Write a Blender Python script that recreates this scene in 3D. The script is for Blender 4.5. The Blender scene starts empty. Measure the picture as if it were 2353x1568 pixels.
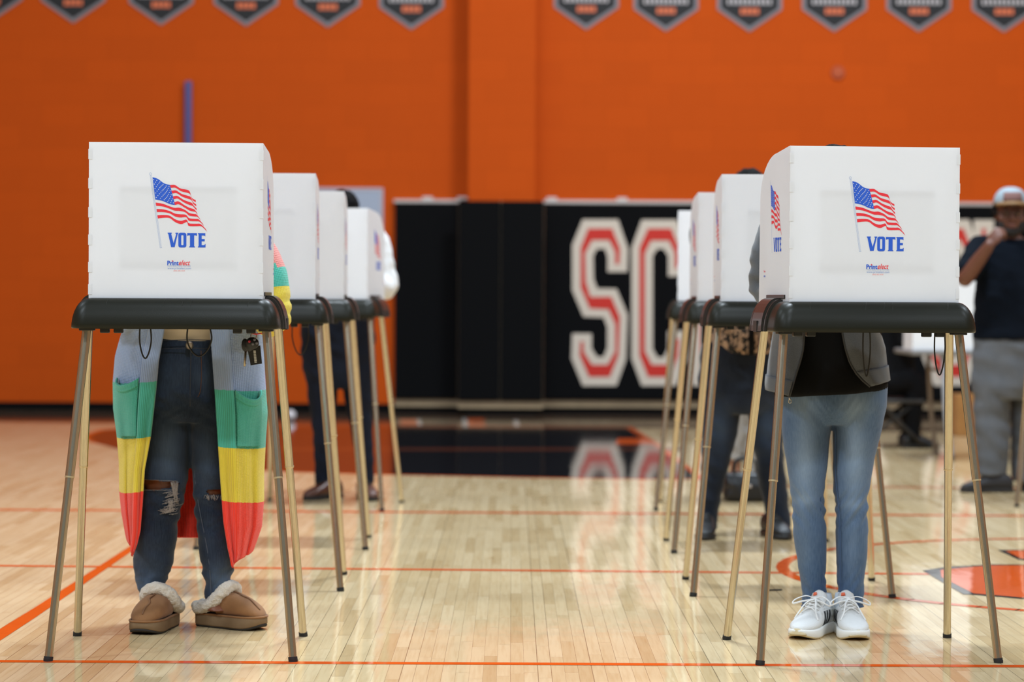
import bpy, bmesh, math, random
from mathutils import Vector, Matrix, noise
random.seed(7)
SC = bpy.context.scene
COL = SC.collection
W, H = 2353, 1568
FPX = 5556.0
EYE = 1.05
R = math.radians

# ------------------------------------------------------------------ camera
cam_d = bpy.data.cameras.new('camera'); cam = bpy.data.objects.new('camera', cam_d); COL.objects.link(cam)
CM = Matrix.Translation((0, 0, EYE)) @ Matrix.Rotation(R(90 - 0.97), 4, 'X') @ Matrix.Rotation(R(0.3), 4, 'Z')
cam.matrix_world = CM
cam_d.sensor_width = 36; cam_d.lens = FPX / W * 36
cam_d.clip_end = 200
cam_d.dof.use_dof = True; cam_d.dof.focus_distance = 7.1; cam_d.dof.aperture_fstop = 2.6
SC.camera = cam

def ray(px, py):
    return CM.to_3x3() @ Vector(((px - W / 2) / FPX, (H / 2 - py) / FPX, -1))
def P(px, py, Y):
    """the point at depth Y seen at photograph pixel px, py"""
    d = ray(px, py); return Vector((0, 0, EYE)) + d * (Y / d.y)
def FL(px, py, z=0.0):
    """the point of the floor seen at that pixel"""
    d = ray(px, py); return Vector((0, 0, EYE)) + d * ((z - EYE) / d.z)

# ------------------------------------------------------------------ materials
def lin(c):
    def f(v):
        v /= 255.0
        return v / 12.92 if v <= 0.04045 else ((v + 0.055) / 1.055) ** 2.4
    return (f(c[0]), f(c[1]), f(c[2]), 1)
MATS = {}
def mat(name, rgb, rough=0.6, metal=0.0, spec=0.5, coat=0.0, noise_amt=0.0, noise_scale=20.0, bump=0.0, bump_scale=200.0, sheen=0.0, stretch=(1, 1, 1)):
    m = bpy.data.materials.new(name); m.use_nodes = True
    nt = m.node_tree; b = nt.nodes['Principled BSDF']
    c = lin(rgb)
    b.inputs['Base Color'].default_value = c
    b.inputs['Roughness'].default_value = rough; b.inputs['Metallic'].default_value = metal
    b.inputs['Specular IOR Level'].default_value = spec
    b.inputs['Coat Weight'].default_value = coat
    if sheen: b.inputs['Sheen Weight'].default_value = sheen
    if noise_amt or bump:
        tc = nt.nodes.new('ShaderNodeTexCoord'); mp = nt.nodes.new('ShaderNodeMapping'); mp.inputs['Scale'].default_value = stretch
        nt.links.new(tc.outputs['Object'], mp.inputs['Vector'])
    if noise_amt:
        n = nt.nodes.new('ShaderNodeTexNoise'); n.inputs['Scale'].default_value = noise_scale; n.inputs['Detail'].default_value = 4
        nt.links.new(mp.outputs[0], n.inputs['Vector'])
        r = nt.nodes.new('ShaderNodeValToRGB'); e = r.color_ramp.elements
        e[0].position = 0.3; e[1].position = 0.7
        e[0].color = tuple(v * (1 - noise_amt) for v in c[:3]) + (1,); e[1].color = tuple(min(1, v * (1 + noise_amt)) for v in c[:3]) + (1,)
        nt.links.new(n.outputs[0], r.inputs[0]); nt.links.new(r.outputs[0], b.inputs['Base Color'])
    if bump:
        n2 = nt.nodes.new('ShaderNodeTexNoise'); n2.inputs['Scale'].default_value = bump_scale; n2.inputs['Detail'].default_value = 3
        nt.links.new(mp.outputs[0], n2.inputs['Vector'])
        bp = nt.nodes.new('ShaderNodeBump'); bp.inputs['Strength'].default_value = bump; bp.inputs['Distance'].default_value = 0.004
        nt.links.new(n2.outputs[0], bp.inputs['Height']); nt.links.new(bp.outputs[0], b.inputs['Normal'])
    MATS[name] = m
    return m

def mth(nt, op, a, b=None, c=None):
    n = nt.nodes.new('ShaderNodeMath'); n.operation = op
    for i, v in enumerate((a, b, c)):
        if v is None: continue
        if hasattr(v, 'is_output'): nt.links.new(v, n.inputs[i])
        else: n.inputs[i].default_value = v
    return n.outputs[0]

# ------------------------------------------------------------------ mesh helpers
def tagp(o, label=None, cat=None, group=None, kind=None):
    if label: o['label'] = label
    if cat: o['category'] = cat
    if group: o['group'] = group
    if kind: o['kind'] = kind
    return o
def empty(name, loc, rz=0.0, **k):
    o = bpy.data.objects.new(name, None); COL.objects.link(o); o.location = loc; o.rotation_euler = (0, 0, rz)
    o.empty_display_size = 0.1
    return tagp(o, **k)
def wm(o):
    m = Matrix.Translation(o.location) @ o.rotation_euler.to_matrix().to_4x4()
    return m if o.parent is None else wm(o.parent) @ o.matrix_parent_inverse @ m
def link(name, me, mats, parent=None, world=True, smooth=True, **k):
    o = bpy.data.objects.new(name, me); COL.objects.link(o)
    if not isinstance(mats, (list, tuple)): mats = [mats]
    if len(me.materials) == 0:
        for m in mats: me.materials.append(m)
    if smooth: me.polygons.foreach_set('use_smooth', [True] * len(me.polygons))
    if parent is not None:
        o.parent = parent
        if world:                                   # the mesh is in world coordinates
            o.matrix_parent_inverse = wm(parent).inverted()
    return tagp(o, **k)
def obj(name, bm, mats, parent=None, world=True, smooth=True, **k):
    me = bpy.data.meshes.new(name)
    bmesh.ops.recalc_face_normals(bm, faces=bm.faces)
    bm.to_mesh(me); bm.free()
    return link(name, me, mats, parent, world, smooth, **k)

def box(bm, c, s, mi=0, rz=0.0, bev=0.0):
    vs = []
    Mx = Matrix.Rotation(rz, 3, 'Z')
    for dx in (-1, 1):
        for dy in (-1, 1):
            for dz in (-1, 1):
                vs.append(bm.verts.new(Vector(c) + Mx @ Vector((dx * s[0] / 2, dy * s[1] / 2, dz * s[2] / 2))))
    fs = [bm.faces.new([vs[i] for i in f]) for f in ((0, 1, 3, 2), (4, 6, 7, 5), (0, 4, 5, 1), (2, 3, 7, 6), (0, 2, 6, 4), (1, 5, 7, 3))]
    for f in fs: f.material_index = mi
    if bev:
        es = list({e for f in fs for e in f.edges})
        r = bmesh.ops.bevel(bm, geom=es, offset=bev, segments=3, affect='EDGES', profile=0.5)
        for f in r['faces']: f.material_index = mi
    return vs
def rings(bm, rs, mi=0, cap=True, closed=True):
    """loft a list of rings of equally many points"""
    V = [[bm.verts.new(p) for p in r] for r in rs]
    n = len(V[0]); out = []
    for a, b in zip(V, V[1:]):
        for i in range(n if closed else n - 1):
            j = (i + 1) % n
            f = bm.faces.new((a[i], a[j], b[j], b[i])); f.material_index = mi; out.append(f)
    if cap:
        for r in (V[0], V[-1]):
            try:
                f = bm.faces.new(r); f.material_index = mi
            except ValueError: pass
    return V
def se(t, e):
    c, s = math.cos(t), math.sin(t)
    return math.copysign(abs(c) ** e, c), math.copysign(abs(s) ** e, s)
def hloft(bm, rows, n=36, mi=0, e=1.0, sub=4):
    """rows: (cx, cy, z, rx, ry) horizontal ellipses, smoothed between rows"""
    rr = smooth_rows(rows, sub)
    rings(bm, [[(r[0] + r[3] * se(2 * math.pi * i / n, e)[0], r[1] + r[4] * se(2 * math.pi * i / n, e)[1], r[2]) for i in range(n)] for r in rr], mi)
def smooth_rows(rows, sub):
    if len(rows) < 3 or sub < 2: return rows
    out = []
    for i in range(len(rows) - 1):
        p0 = rows[max(0, i - 1)]; p1 = rows[i]; p2 = rows[i + 1]; p3 = rows[min(len(rows) - 1, i + 2)]
        for k in range(sub):
            t = k / sub
            out.append(tuple(0.5 * ((2 * b) + (-a + c) * t + (2 * a - 5 * b + 4 * c - d) * t * t + (-a + 3 * b - 3 * c + d) * t ** 3) for a, b, c, d in zip(p0, p1, p2, p3)))
    out.append(tuple(rows[-1]))
    return out
def tube(bm, pts, rad, n=12, mi=0, sub=1, flat=1.0, up=(0, 0, 1), cap=True, closed=False, round_ends=False):
    """a tube along pts; rad one number or one per point"""
    if not isinstance(rad, (list, tuple)): rad = [rad] * len(pts)
    data = [tuple(p) + (r,) for p, r in zip(pts, rad)]
    if sub > 1: data = smooth_rows(data, sub)
    if round_ends:
        def endcap(a, b):
            d = (Vector(a[:3]) - Vector(b[:3])).normalized(); o = []
            for k in (1, 0.8, 0.5):
                q = Vector(a[:3]) + d * a[3] * k * 0.9
                o.append(tuple(q) + (a[3] * math.sqrt(max(0.02, 1 - (k * 0.97) ** 2)),))
            return o
        data = endcap(data[0], data[1]) + data + endcap(data[-1], data[-2])[::-1]
    ps = [Vector(d[:3]) for d in data]; rs = [d[3] for d in data]
    m = len(ps); out = []
    u = Vector(up)
    for i in range(m):
        if closed: t = ps[(i + 1) % m] - ps[i - 1]
        else: t = ps[min(m - 1, i + 1)] - ps[max(0, i - 1)]
        if t.length < 1e-9: t = Vector((0, 0, 1))
        t.normalize()
        a = u - t * u.dot(t)
        if a.length < 0.05: a = Vector((0, 1, 0)) - t * t.y
        if a.length < 0.05: a = Vector((1, 0, 0)) - t * t.x
        a.normalize(); b = t.cross(a)
        if i: u = a
        out.append([ps[i] + (a * math.cos(2 * math.pi * k / n) * flat + b * math.sin(2 * math.pi * k / n)) * rs[i] for k in range(n)])
    if closed:
        V = rings(bm, out, mi, cap=False)
        for k in range(n):
            j = (k + 1) % n
            try: bm.faces.new((V[-1][k], V[-1][j], V[0][j], V[0][k])).material_index = mi
            except ValueError: pass
    else: rings(bm, out, mi, cap)
def ell(bm, c, r, M=None, mi=0, nu=20, nv=14):
    M = M or Matrix.Identity(3)
    rs = []
    for j in range(1, nv):
        a = math.pi * j / nv
        rs.append([Vector(c) + M @ Vector((r[0] * math.sin(a) * math.cos(2 * math.pi * i / nu), r[1] * math.sin(a) * math.sin(2 * math.pi * i / nu), r[2] * math.cos(a))) for i in range(nu)])
    rings(bm, rs, mi)
def poly(bm, pts, mi=0):
    f = bm.faces.new([bm.verts.new(p) for p in pts]); f.material_index = mi
    return f
def prism(bm, pts, off, mi=0):
    """closed solid from a planar outline pushed by off"""
    a = [bm.verts.new(Vector(p)) for p in pts]; b = [bm.verts.new(Vector(p) + Vector(off)) for p in pts]
    n = len(a)
    fs = [bm.faces.new(a), bm.faces.new(b[::-1])] + [bm.faces.new((a[i], b[i], b[(i + 1) % n], a[(i + 1) % n])) for i in range(n)]
    for f in fs: f.material_index = mi
    return fs
def rrect(hx, hy, r, seg=6):
    out = []
    for cx, cy, a0 in ((hx - r, hy - r, 0), (-hx + r, hy - r, 90), (-hx + r, -hy + r, 180), (hx - r, -hy + r, 270)):
        for k in range(seg + 1):
            a = R(a0 + 90 * k / seg); out.append((cx + r * math.cos(a), cy + r * math.sin(a)))
    return out
def remesh(bm, voxel, it=4, fac=0.5):
    me = bpy.data.meshes.new('tmp'); bmesh.ops.recalc_face_normals(bm, faces=bm.faces); bm.to_mesh(me); bm.free()
    o = bpy.data.objects.new('tmp', me); COL.objects.link(o)
    m = o.modifiers.new('r', 'REMESH'); m.mode = 'VOXEL'; m.voxel_size = voxel
    if it:
        s = o.modifiers.new('s', 'SMOOTH'); s.factor = fac; s.iterations = it
    dg = bpy.context.evaluated_depsgraph_get()
    me2 = bpy.data.meshes.new_from_object(o.evaluated_get(dg))
    bpy.data.objects.remove(o); bpy.data.meshes.remove(me)
    me2.materials.clear()
    return me2
def displace(me, fn):
    ns = [v.normal.copy() for v in me.vertices]
    for v, n in zip(me.vertices, ns): v.co = v.co + n * fn(v.co, n)
    me.update()
def lerp_tab(tab, y):
    if y <= tab[0][0]: return tab[0][1]
    for (a, b), (c, d) in zip(tab, tab[1:]):
        if y <= c: return b + (d - b) * (y - a) / (c - a)
    return tab[-1][1]
def text_mesh(body, width, shear=0.0, bold=0.0):
    """2-D polygons of a line of lettering, scaled to a width, origin at its lower left"""
    cu = bpy.data.curves.new('t', 'FONT'); cu.body = body; cu.size = 1.0; cu.shear = shear; cu.offset = bold; cu.resolution_u = 3
    o = bpy.data.objects.new('t', cu); COL.objects.link(o)
    dg = bpy.context.evaluated_depsgraph_get()
    me = bpy.data.meshes.new_from_object(o.evaluated_get(dg))
    bpy.data.objects.remove(o); bpy.data.curves.remove(cu)
    vs = [v.co.copy() for v in me.vertices]; fs = [tuple(p.vertices) for p in me.polygons]
    x0 = min(v.x for v in vs); x1 = max(v.x for v in vs); s = width / (x1 - x0)
    return [((v.x - x0) * s, v.y * s) for v in vs], fs
# ------------------------------------------------------------------ setting materials
WALL_Y = 22.35
def wall_mat():
    m = mat('painted_block', (190, 74, 5), 0.75, spec=0.15)
    nt = m.node_tree; b = nt.nodes['Principled BSDF']; L = nt.links
    tc = nt.nodes.new('ShaderNodeTexCoord'); sx = nt.nodes.new('ShaderNodeSeparateXYZ'); L.new(tc.outputs['Object'], sx.inputs[0])
    cb = nt.nodes.new('ShaderNodeCombineXYZ'); L.new(mth(nt, 'ADD', sx.outputs[0], sx.outputs[1]), cb.inputs[0]); L.new(sx.outputs[2], cb.inputs[1])
    br = nt.nodes.new('ShaderNodeTexBrick'); L.new(cb.outputs[0], br.inputs['Vector'])
    br.inputs['Scale'].default_value = 1; br.inputs['Brick Width'].default_value = 0.4; br.inputs['Row Height'].default_value = 0.203; br.inputs['Mortar Size'].default_value = 0.007; br.inputs['Mortar Smooth'].default_value = 0.6
    c = lin((190, 74, 5))
    br.inputs['Color1'].default_value = c; br.inputs['Color2'].default_value = tuple(v * 0.95 for v in c[:3]) + (1,); br.inputs['Mortar'].default_value = tuple(v * 0.93 for v in c[:3]) + (1,)
    L.new(br.outputs['Color'], b.inputs['Base Color'])
    bp = nt.nodes.new('ShaderNodeBump'); bp.inputs['Strength'].default_value = 0.35; bp.inputs['Distance'].default_value = 0.004; bp.invert = True
    L.new(br.outputs['Fac'], bp.inputs['Height']); L.new(bp.outputs[0], b.inputs['Normal'])
    return m
def floor_mat():
    m = mat('maple_boards', (208, 178, 132), 0.06, spec=0.13)
    nt = m.node_tree; b = nt.nodes['Principled BSDF']; L = nt.links
    tc = nt.nodes.new('ShaderNodeTexCoord'); sx = nt.nodes.new('ShaderNodeSeparateXYZ'); L.new(tc.outputs['Object'], sx.inputs[0])
    # rows run away from the camera; every row is shifted by a random amount
    row = mth(nt, 'FLOOR', mth(nt, 'DIVIDE', sx.outputs[0], 0.0385))
    wn = nt.nodes.new('ShaderNodeTexWhiteNoise'); wn.noise_dimensions = '1D'; L.new(row, wn.inputs['W'])
    yy = mth(nt, 'ADD', mth(nt, 'DIVIDE', sx.outputs[1], 0.62), mth(nt, 'MULTIPLY', wn.outputs['Value'], 7.0))
    piece = mth(nt, 'FLOOR', yy)
    cb = nt.nodes.new('ShaderNodeCombineXYZ'); L.new(row, cb.inputs[0]); L.new(piece, cb.inputs[1])
    w2 = nt.nodes.new('ShaderNodeTexWhiteNoise'); w2.noise_dimensions = '2D'; L.new(cb.outputs[0], w2.inputs['Vector'])
    ramp = nt.nodes.new('ShaderNodeValToRGB'); L.new(w2.outputs['Value'], ramp.inputs[0])
    e = ramp.color_ramp.elements; e[0].color = lin((203, 176, 132)); e[1].color = lin((219, 195, 154))
    for p, c in ((0.08, (198, 170, 126)), (0.2, (209, 183, 140)), (0.6, (214, 189, 147))):
        q = e.new(p); q.color = lin(c)
    # grain and stains
    mp = nt.nodes.new('ShaderNodeMapping'); mp.inputs['Scale'].default_value = (30, 1.4, 1); L.new(tc.outputs['Object'], mp.inputs['Vector'])
    ad = nt.nodes.new('ShaderNodeVectorMath'); ad.operation = 'ADD'; L.new(mp.outputs[0], ad.inputs[0]); L.new(w2.outputs['Color'], ad.inputs[1])
    gn = nt.nodes.new('ShaderNodeTexNoise'); gn.inputs['Scale'].default_value = 3; gn.inputs['Detail'].default_value = 5; L.new(ad.outputs[0], gn.inputs['Vector'])
    gr = nt.nodes.new('ShaderNodeValToRGB'); L.new(gn.outputs[0], gr.inputs[0]); g = gr.color_ramp.elements
    g[0].position = 0.25; g[0].color = (0.86, 0.8, 0.72, 1); g[1].position = 0.55; g[1].color = (1, 1, 1, 1)
    mx = nt.nodes.new('ShaderNodeMixRGB'); mx.blend_type = 'MULTIPLY'; mx.inputs[0].default_value = 0.8; L.new(ramp.outputs[0], mx.inputs[1]); L.new(gr.outputs[0], mx.inputs[2])
    sn = nt.nodes.new('ShaderNodeTexNoise'); sn.inputs['Scale'].default_value = 1.0; sn.inputs['Detail'].default_value = 3
    mp2 = nt.nodes.new('ShaderNodeMapping'); mp2.inputs['Scale'].default_value = (9, 3.2, 1); L.new(tc.outputs['Object'], mp2.inputs['Vector']); L.new(mp2.outputs[0], sn.inputs['Vector'])
    sr = nt.nodes.new('ShaderNodeValToRGB'); L.new(sn.outputs[0], sr.inputs[0]); s = sr.color_ramp.elements
    s[0].position = 0.7; s[0].color = (1, 1, 1, 1); s[1].position = 0.76; s[1].color = (0.82, 0.7, 0.56, 1)
    m2 = nt.nodes.new('ShaderNodeMixRGB'); m2.blend_type = 'MULTIPLY'; m2.inputs[0].default_value = 0.7; L.new(mx.outputs[0], m2.inputs[1]); L.new(sr.outputs[0], m2.inputs[2])
    # dark seams between the boards
    fx = mth(nt, 'FRACT', mth(nt, 'DIVIDE', sx.outputs[0], 0.0385)); fy = mth(nt, 'FRACT', yy)
    sw = nt.nodes.new('ShaderNodeTexNoise'); sw.inputs['Scale'].default_value = 1.3; L.new(ad.outputs[0], sw.inputs['Vector'])
    wseam = mth(nt, 'MULTIPLY_ADD', mth(nt, 'POWER', wn.outputs['Value'], 3.0), 0.06, 0.016)
    seam = mth(nt, 'MAXIMUM', mth(nt, 'LESS_THAN', fx, wseam), mth(nt, 'LESS_THAN', fy, 0.0022))
    m3 = nt.nodes.new('ShaderNodeMixRGB'); m3.blend_type = 'MULTIPLY'; L.new(mth(nt, 'MULTIPLY', seam, 0.62), m3.inputs[0]); L.new(m2.outputs[0], m3.inputs[1]); m3.inputs[2].default_value = lin((70, 52, 36))
    L.new(m3.outputs[0], b.inputs['Base Color'])
    gloss_bump(m, 0.5, w2.outputs['Value'])
    return m
def gloss_bump(m, k=0.5, tilt=None):
    nt = m.node_tree; b = nt.nodes['Principled BSDF']; L = nt.links
    tc = nt.nodes.new('ShaderNodeTexCoord'); mp = nt.nodes.new('ShaderNodeMapping'); mp.inputs['Scale'].default_value = (9, 3.0, 1)
    L.new(tc.outputs['Object'], mp.inputs['Vector'])
    n = nt.nodes.new('ShaderNodeTexNoise'); n.inputs['Scale'].default_value = 1.6; n.inputs['Detail'].default_value = 2; L.new(mp.outputs[0], n.inputs['Vector'])
    bp = nt.nodes.new('ShaderNodeBump'); bp.inputs['Strength'].default_value = k; bp.inputs['Distance'].default_value = 0.0012
    L.new(n.outputs[0], bp.inputs['Height']); L.new(bp.outputs[0], b.inputs['Normal'])
    b.inputs['Coat Weight'].default_value = 0.0

M_wall = wall_mat(); M_floor = floor_mat()
M_line = mat('court_paint_orange', (226, 92, 30), 0.06); gloss_bump(M_line)
M_lblk = mat('court_paint_black', (26, 25, 28), 0.06); gloss_bump(M_lblk)
M_lwht = mat('court_paint_white', (214, 208, 200), 0.06); gloss_bump(M_lwht)
M_base = mat('rubber_baseboard', (7, 7, 7), 0.8, spec=0.1)
M_side = mat('side_wall_paint', (150, 108, 82), 0.6)
M_pad = mat('pad_vinyl', (8, 8, 9), 0.8, spec=0.1, bump=0.2, bump_scale=60)
M_nail = mat('raw_plywood', (150, 128, 98), 0.7, noise_amt=0.1, noise_scale=6)
M_clip = mat('aluminium_rail', (196, 186, 180), 0.45, metal=0.4)
M_red = mat('letter_red', (196, 32, 12), 0.6)
M_cream = mat('letter_cream', (205, 190, 172), 0.6)

# ------------------------------------------------------------------ floor with its painted lines
bm = bmesh.new()
poly(bm, [(-14, -9, 0), (14, -9, 0), (14, WALL_Y + 0.4, 0), (-14, WALL_Y + 0.4, 0)], 0)
lay = [0.0004]
def paint(px, mi, z=0.0005):
    poly(bm, [FL(x, y, 0) + Vector((0, 0, z)) for x, y in px], mi)
def stripe(pts, w, mi, z=0.0007):
    """a painted line of true width through floor points"""
    pts = [Vector((p[0], p[1], z)) for p in pts]
    for a, b in zip(pts, pts[1:]):
        d = (b - a).normalized(); n = Vector((-d.y, d.x, 0)) * w / 2; e = d * 0.004
        poly(bm, [a - n - e, b - n + e, b + n + e, a + n - e], mi)
def across(y0, y1, w, xa=-9.5, xb=9.5):
    a = FL(0, y0); b = FL(2353, y1); s = (b.y - a.y) / (b.x - a.x)
    stripe([(xa, a.y + s * (xa - a.x)), (xb, a.y + s * (xb - a.x))], w, 1)
across(1520.5, 1532, 0.046)
across(1301, 1322, 0.055)
across(1172, 1186, 0.08)
xr = FL(1650, 1117)
stripe([xr, FL(2353, 1126) + Vector((3, 0, 0))], 0.07, 1)
# lane with the rounded end, orange border under black paint
lane = [(204, 1008), (214, 999), (240, 990), (300, 984), (500, 981), (1000, 982), (1438, 983), (1520, 1035), (1606, 1101), (1500, 1101), (1200, 1097), (920, 1091), (640, 1083), (450, 1068), (330, 1048), (268, 1032), (225, 1019)]
cx = sum(p[0] for p in lane) / len(lane); cy = sum(p[1] for p in lane) / len(lane)
paint([(x + (14 if x > 1430 else -14 if x < 260 else 0), y + (2.0 if y > 1040 else -1.5)) for x, y in lane], 1, 0.0004)
paint(lane, 2, 0.0008)
paint([(300, 1030), (1565, 1030), (1577, 1036), (320, 1037)], 4, 0.0010)  # line across the lane, a darker brown than the other lines
paint([(1420, 1008), (1480, 1008), (1502, 1022), (1412, 1022)], 1, 0.0010)
paint([(-200, 944.5), (1176, 950.5), (2553, 958), (2553, 1000), (1900, 990), (1450, 984), (900, 983), (300, 974), (-200, 968)], 5, 0.0003)  # dark brown strip of floor along the foot of the wall
# broken lettering along the end line
for x0, x1, y0, y1, mi in ((918, 956, 964, 978, 1), (1075, 1112, 962, 983, 1), (1000, 1030, 966, 976, 2), (1085, 1170, 970, 973, 2), (1330, 1400, 968, 976, 2), (1180, 1190, 966, 980, 3), (1062, 1072, 962, 982, 3), (958, 966, 964, 978, 3)):
    paint([(x0, y0), (x1, y0), (x1 + 4, y1), (x0 + 2, y1)], mi, 0.0006)
# wide diagonal line on the left
paint([(-30, 1465), (-30, 1493), (80, 1421), (345, 1239), (330, 1236), (80, 1397)], 1, 0.0009)
# centre circle and emblem on the right
C0 = (2.4, 9.40); r0 = 1.335
stripe([(C0[0] + r0 * math.cos(R(a)), C0[1] + r0 * math.sin(R(a))) for a in range(0, 361, 6)], 0.05, 1, 0.0009)
paint([(2120, 1312), (2141, 1309), (2180, 1303), (2253, 1300), (2278, 1298), (2420, 1299), (2420, 1384), (2300, 1373), (2237, 1368), (2214, 1367), (2160, 1336)], 2, 0.0012)
paint([(2161, 1311), (2253, 1302.5), (2278, 1300.5), (2420, 1301), (2420, 1381), (2300, 1370), (2237, 1365), (2163, 1327)], 1, 0.0015)
paint([(2292, 1265), (2420, 1264), (2420, 1290), (2343, 1288)], 2, 0.0012)
paint([(2311, 1267), (2420, 1266), (2420, 1286), (2347, 1285)], 1, 0.0015)
paint([(1762, 1356), (1796, 1355), (1798, 1358), (1765, 1359)], 2, 0.0012)
M_lbrn = mat('court_paint_brown', (96, 50, 34), 0.06); gloss_bump(M_lbrn)
M_apron = mat('apron_brown', (84, 66, 52), 0.08, spec=0.3); gloss_bump(M_apron)
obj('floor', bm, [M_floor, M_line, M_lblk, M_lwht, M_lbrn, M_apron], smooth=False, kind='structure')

# ------------------------------------------------------------------ walls, pilaster, baseboard
def zpx(y, Y=WALL_Y, x=1176): return P(x, y, Y).z
bm = bmesh.new(); box(bm, (0, WALL_Y + 0.15, 4.5), (28, 0.3, 9)); obj('wall_back', bm, M_wall, smooth=False, kind='structure')
xa = P(1076, 400, WALL_Y - 0.3).x; xb = P(1229, 400, WALL_Y - 0.3).x
bm = bmesh.new(); box(bm, ((xa + xb) / 2, WALL_Y - 0.15, 4.5), (xb - xa, 0.3, 9)); obj('wall_pilaster', bm, M_wall, smooth=False, kind='structure')
for nm, x in (('wall_left', -14.15), ('wall_right', 14.15)):
    bm = bmesh.new(); box(bm, (x, 6.8, 4.5), (0.3, 31.6, 9)); obj(nm, bm, M_side, smooth=False, kind='structure')
bm = bmesh.new(); box(bm, (0, -9.15, 4.5), (28, 0.3, 9)); obj('wall_front', bm, mat('front_wall_paint', (84, 82, 78), 0.7), smooth=False, kind='structure')
bm = bmesh.new()
box(bm, ((-14 + xa) / 2, WALL_Y - 0.006, 0.0425), (14 + xa - 0.012, 0.012, 0.085)); box(bm, ((14 + xb) / 2, WALL_Y - 0.006, 0.0425), (14 - xb - 0.012, 0.012, 0.085))
box(bm, ((xa + xb) / 2, WALL_Y - 0.306, 0.0425), (xb - xa + 0.024, 0.012, 0.085)); box(bm, (xa - 0.006, WALL_Y - 0.15, 0.0425), (0.012, 0.3, 0.085)); box(bm, (xb + 0.006, WALL_Y - 0.15, 0.0425), (0.012, 0.3, 0.085))
obj('baseboard_back', bm, M_base, smooth=False, kind='structure')

# ------------------------------------------------------------------ wall pads with the lettering
def pad(x0, x1, Yf, label, rail=True, letters=(), ztop=1.94, zbot=0.135, seams=()):
    c = (x0 + x1) / 2
    t = empty('wall_pad', (c, Yf, 0.1), label=label, cat='wall pad', group='black pads along the end wall')
    bm = bmesh.new()
    xs = [x0] + list(seams) + [x1]
    for a, b in zip(xs, xs[1:]): box(bm, ((a + b) / 2, Yf + 0.02, (ztop + zbot) / 2), (b - a - 0.004, 0.036, ztop - zbot), 0, bev=0.012)
    for L, mi, k in letters: poly(bm, [P(x, y, Yf) + Vector((0, -0.0025 * k, 0)) for x, y in L], mi)
    obj('cushion', bm, [M_pad, M_cream, M_red], t, smooth=False)
    bm = bmesh.new(); box(bm, (c, Yf + 0.052, (ztop + 0.062) / 2), (x1 - x0, 0.024, ztop - 0.062)); obj('backing_board', bm, M_nail, t, smooth=False)
    if rail:
        bm = bmesh.new(); box(bm, (c, Yf + 0.045, ztop + 0.016), (x1 - x0 + 0.02, 0.07, 0.03), bev=0.004); obj('top_rail', bm, M_clip, t, smooth=False)
        for k in rail if isinstance(rail, (list, tuple)) else ():
            bm = bmesh.new(); box(bm, (k, Yf + 0.05, ztop + 0.045), (0.10, 0.05, 0.03), bev=0.008); obj('clip', bm, M_clip, t, smooth=False)
    return t
def crop4(pts, dx=0, dy=0): return [(880 + (x + dx) / 2.8, 420 + (y + dy) / 2.8) for x, y in pts]
S_out = [(1285, 238), (1512, 238), (1577, 428), (1572, 574), (1445, 574), (1445, 478), (1428, 425), (1377, 425), (1352, 470), (1356, 622), (1378, 682), (1502, 684), (1574, 852), (1562, 1140), (1502, 1307), (1285, 1307), (1213, 1132), (1218, 972), (1342, 972), (1342, 1068), (1377, 1122), (1420, 1122), (1443, 1062), (1443, 930), (1420, 867), (1290, 862), (1218, 692), (1218, 402)]
S_in = [(1320, 295), (1475, 295), (1525, 425), (1520, 524), (1495, 524), (1493, 442), (1455, 370), (1345, 370), (1300, 455), (1305, 640), (1335, 735), (1470, 735), (1525, 865), (1515, 1110), (1460, 1250), (1325, 1250), (1265, 1110), (1270, 1022), (1290, 1022), (1292, 1090), (1345, 1172), (1445, 1172), (1495, 1085), (1495, 910), (1450, 815), (1330, 810), (1272, 675), (1272, 420)]
C_out = [(1665, 240), (1890, 240), (1957, 430), (1957, 602), (1835, 602), (1835, 470), (1805, 425), (1765, 425), (1735, 470), (1735, 1070), (1765, 1125), (1805, 1125), (1832, 1070), (1832, 955), (1957, 955), (1952, 1140), (1885, 1307), (1665, 1307), (1600, 1132), (1600, 420)]
C_in = [(1705, 295), (1855, 295), (1905, 425), (1905, 552), (1880, 552), (1878, 450), (1840, 373), (1725, 373), (1685, 455), (1685, 1085), (1730, 1172), (1840, 1172), (1880, 1090), (1880, 1005), (1905, 1005), (1900, 1110), (1845, 1250), (1705, 1250), (1650, 1110), (1650, 420)]
I_out = [(0, 240), (130, 240), (130, 1307), (0, 1307)]
I_in = [(52, 295), (78, 295), (78, 1250), (52, 1250)]
lets = [(crop4(S_out), 1, 1), (crop4(S_in), 2, 2), (crop4(C_out), 1, 1), (crop4(C_in), 2, 2), (crop4(I_out, 1990), 1, 1), (crop4(I_in, 1990), 2, 2)]
dx = (2120 - 1313) * 2.8
lets += [(crop4(S_out, dx - 560), 1, 1), (crop4(S_in, dx - 560), 2, 2), (crop4(S_out, dx), 1, 1), (crop4(S_in, dx), 2, 2), (crop4(I_out, 3800), 1, 1), (crop4(I_in, 3800), 2, 2)]
Yp = WALL_Y - 0.078
x0 = P(906, 700, Yp).x; x3 = xb + 0.09
pad(x0, xa - 0.09, Yp, 'plain black wall pad at the left end of the padding, beside the orange pilaster', rail=[P(982, 460, Yp).x, P(1062, 460, Yp).x])
Ypp = WALL_Y - 0.378
pad(xa - 0.085, xb + 0.085, Ypp, 'plain black wall pad wrapped round the foot of the orange pilaster', rail=False, ztop=1.95, seams=[xa + 0.30])
pad(x3, 8.5, Yp, 'long black wall pad with large red and cream block letters', rail=[P(1268, 460, Yp).x, P(1430, 460, Yp).x], letters=lets)

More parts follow.
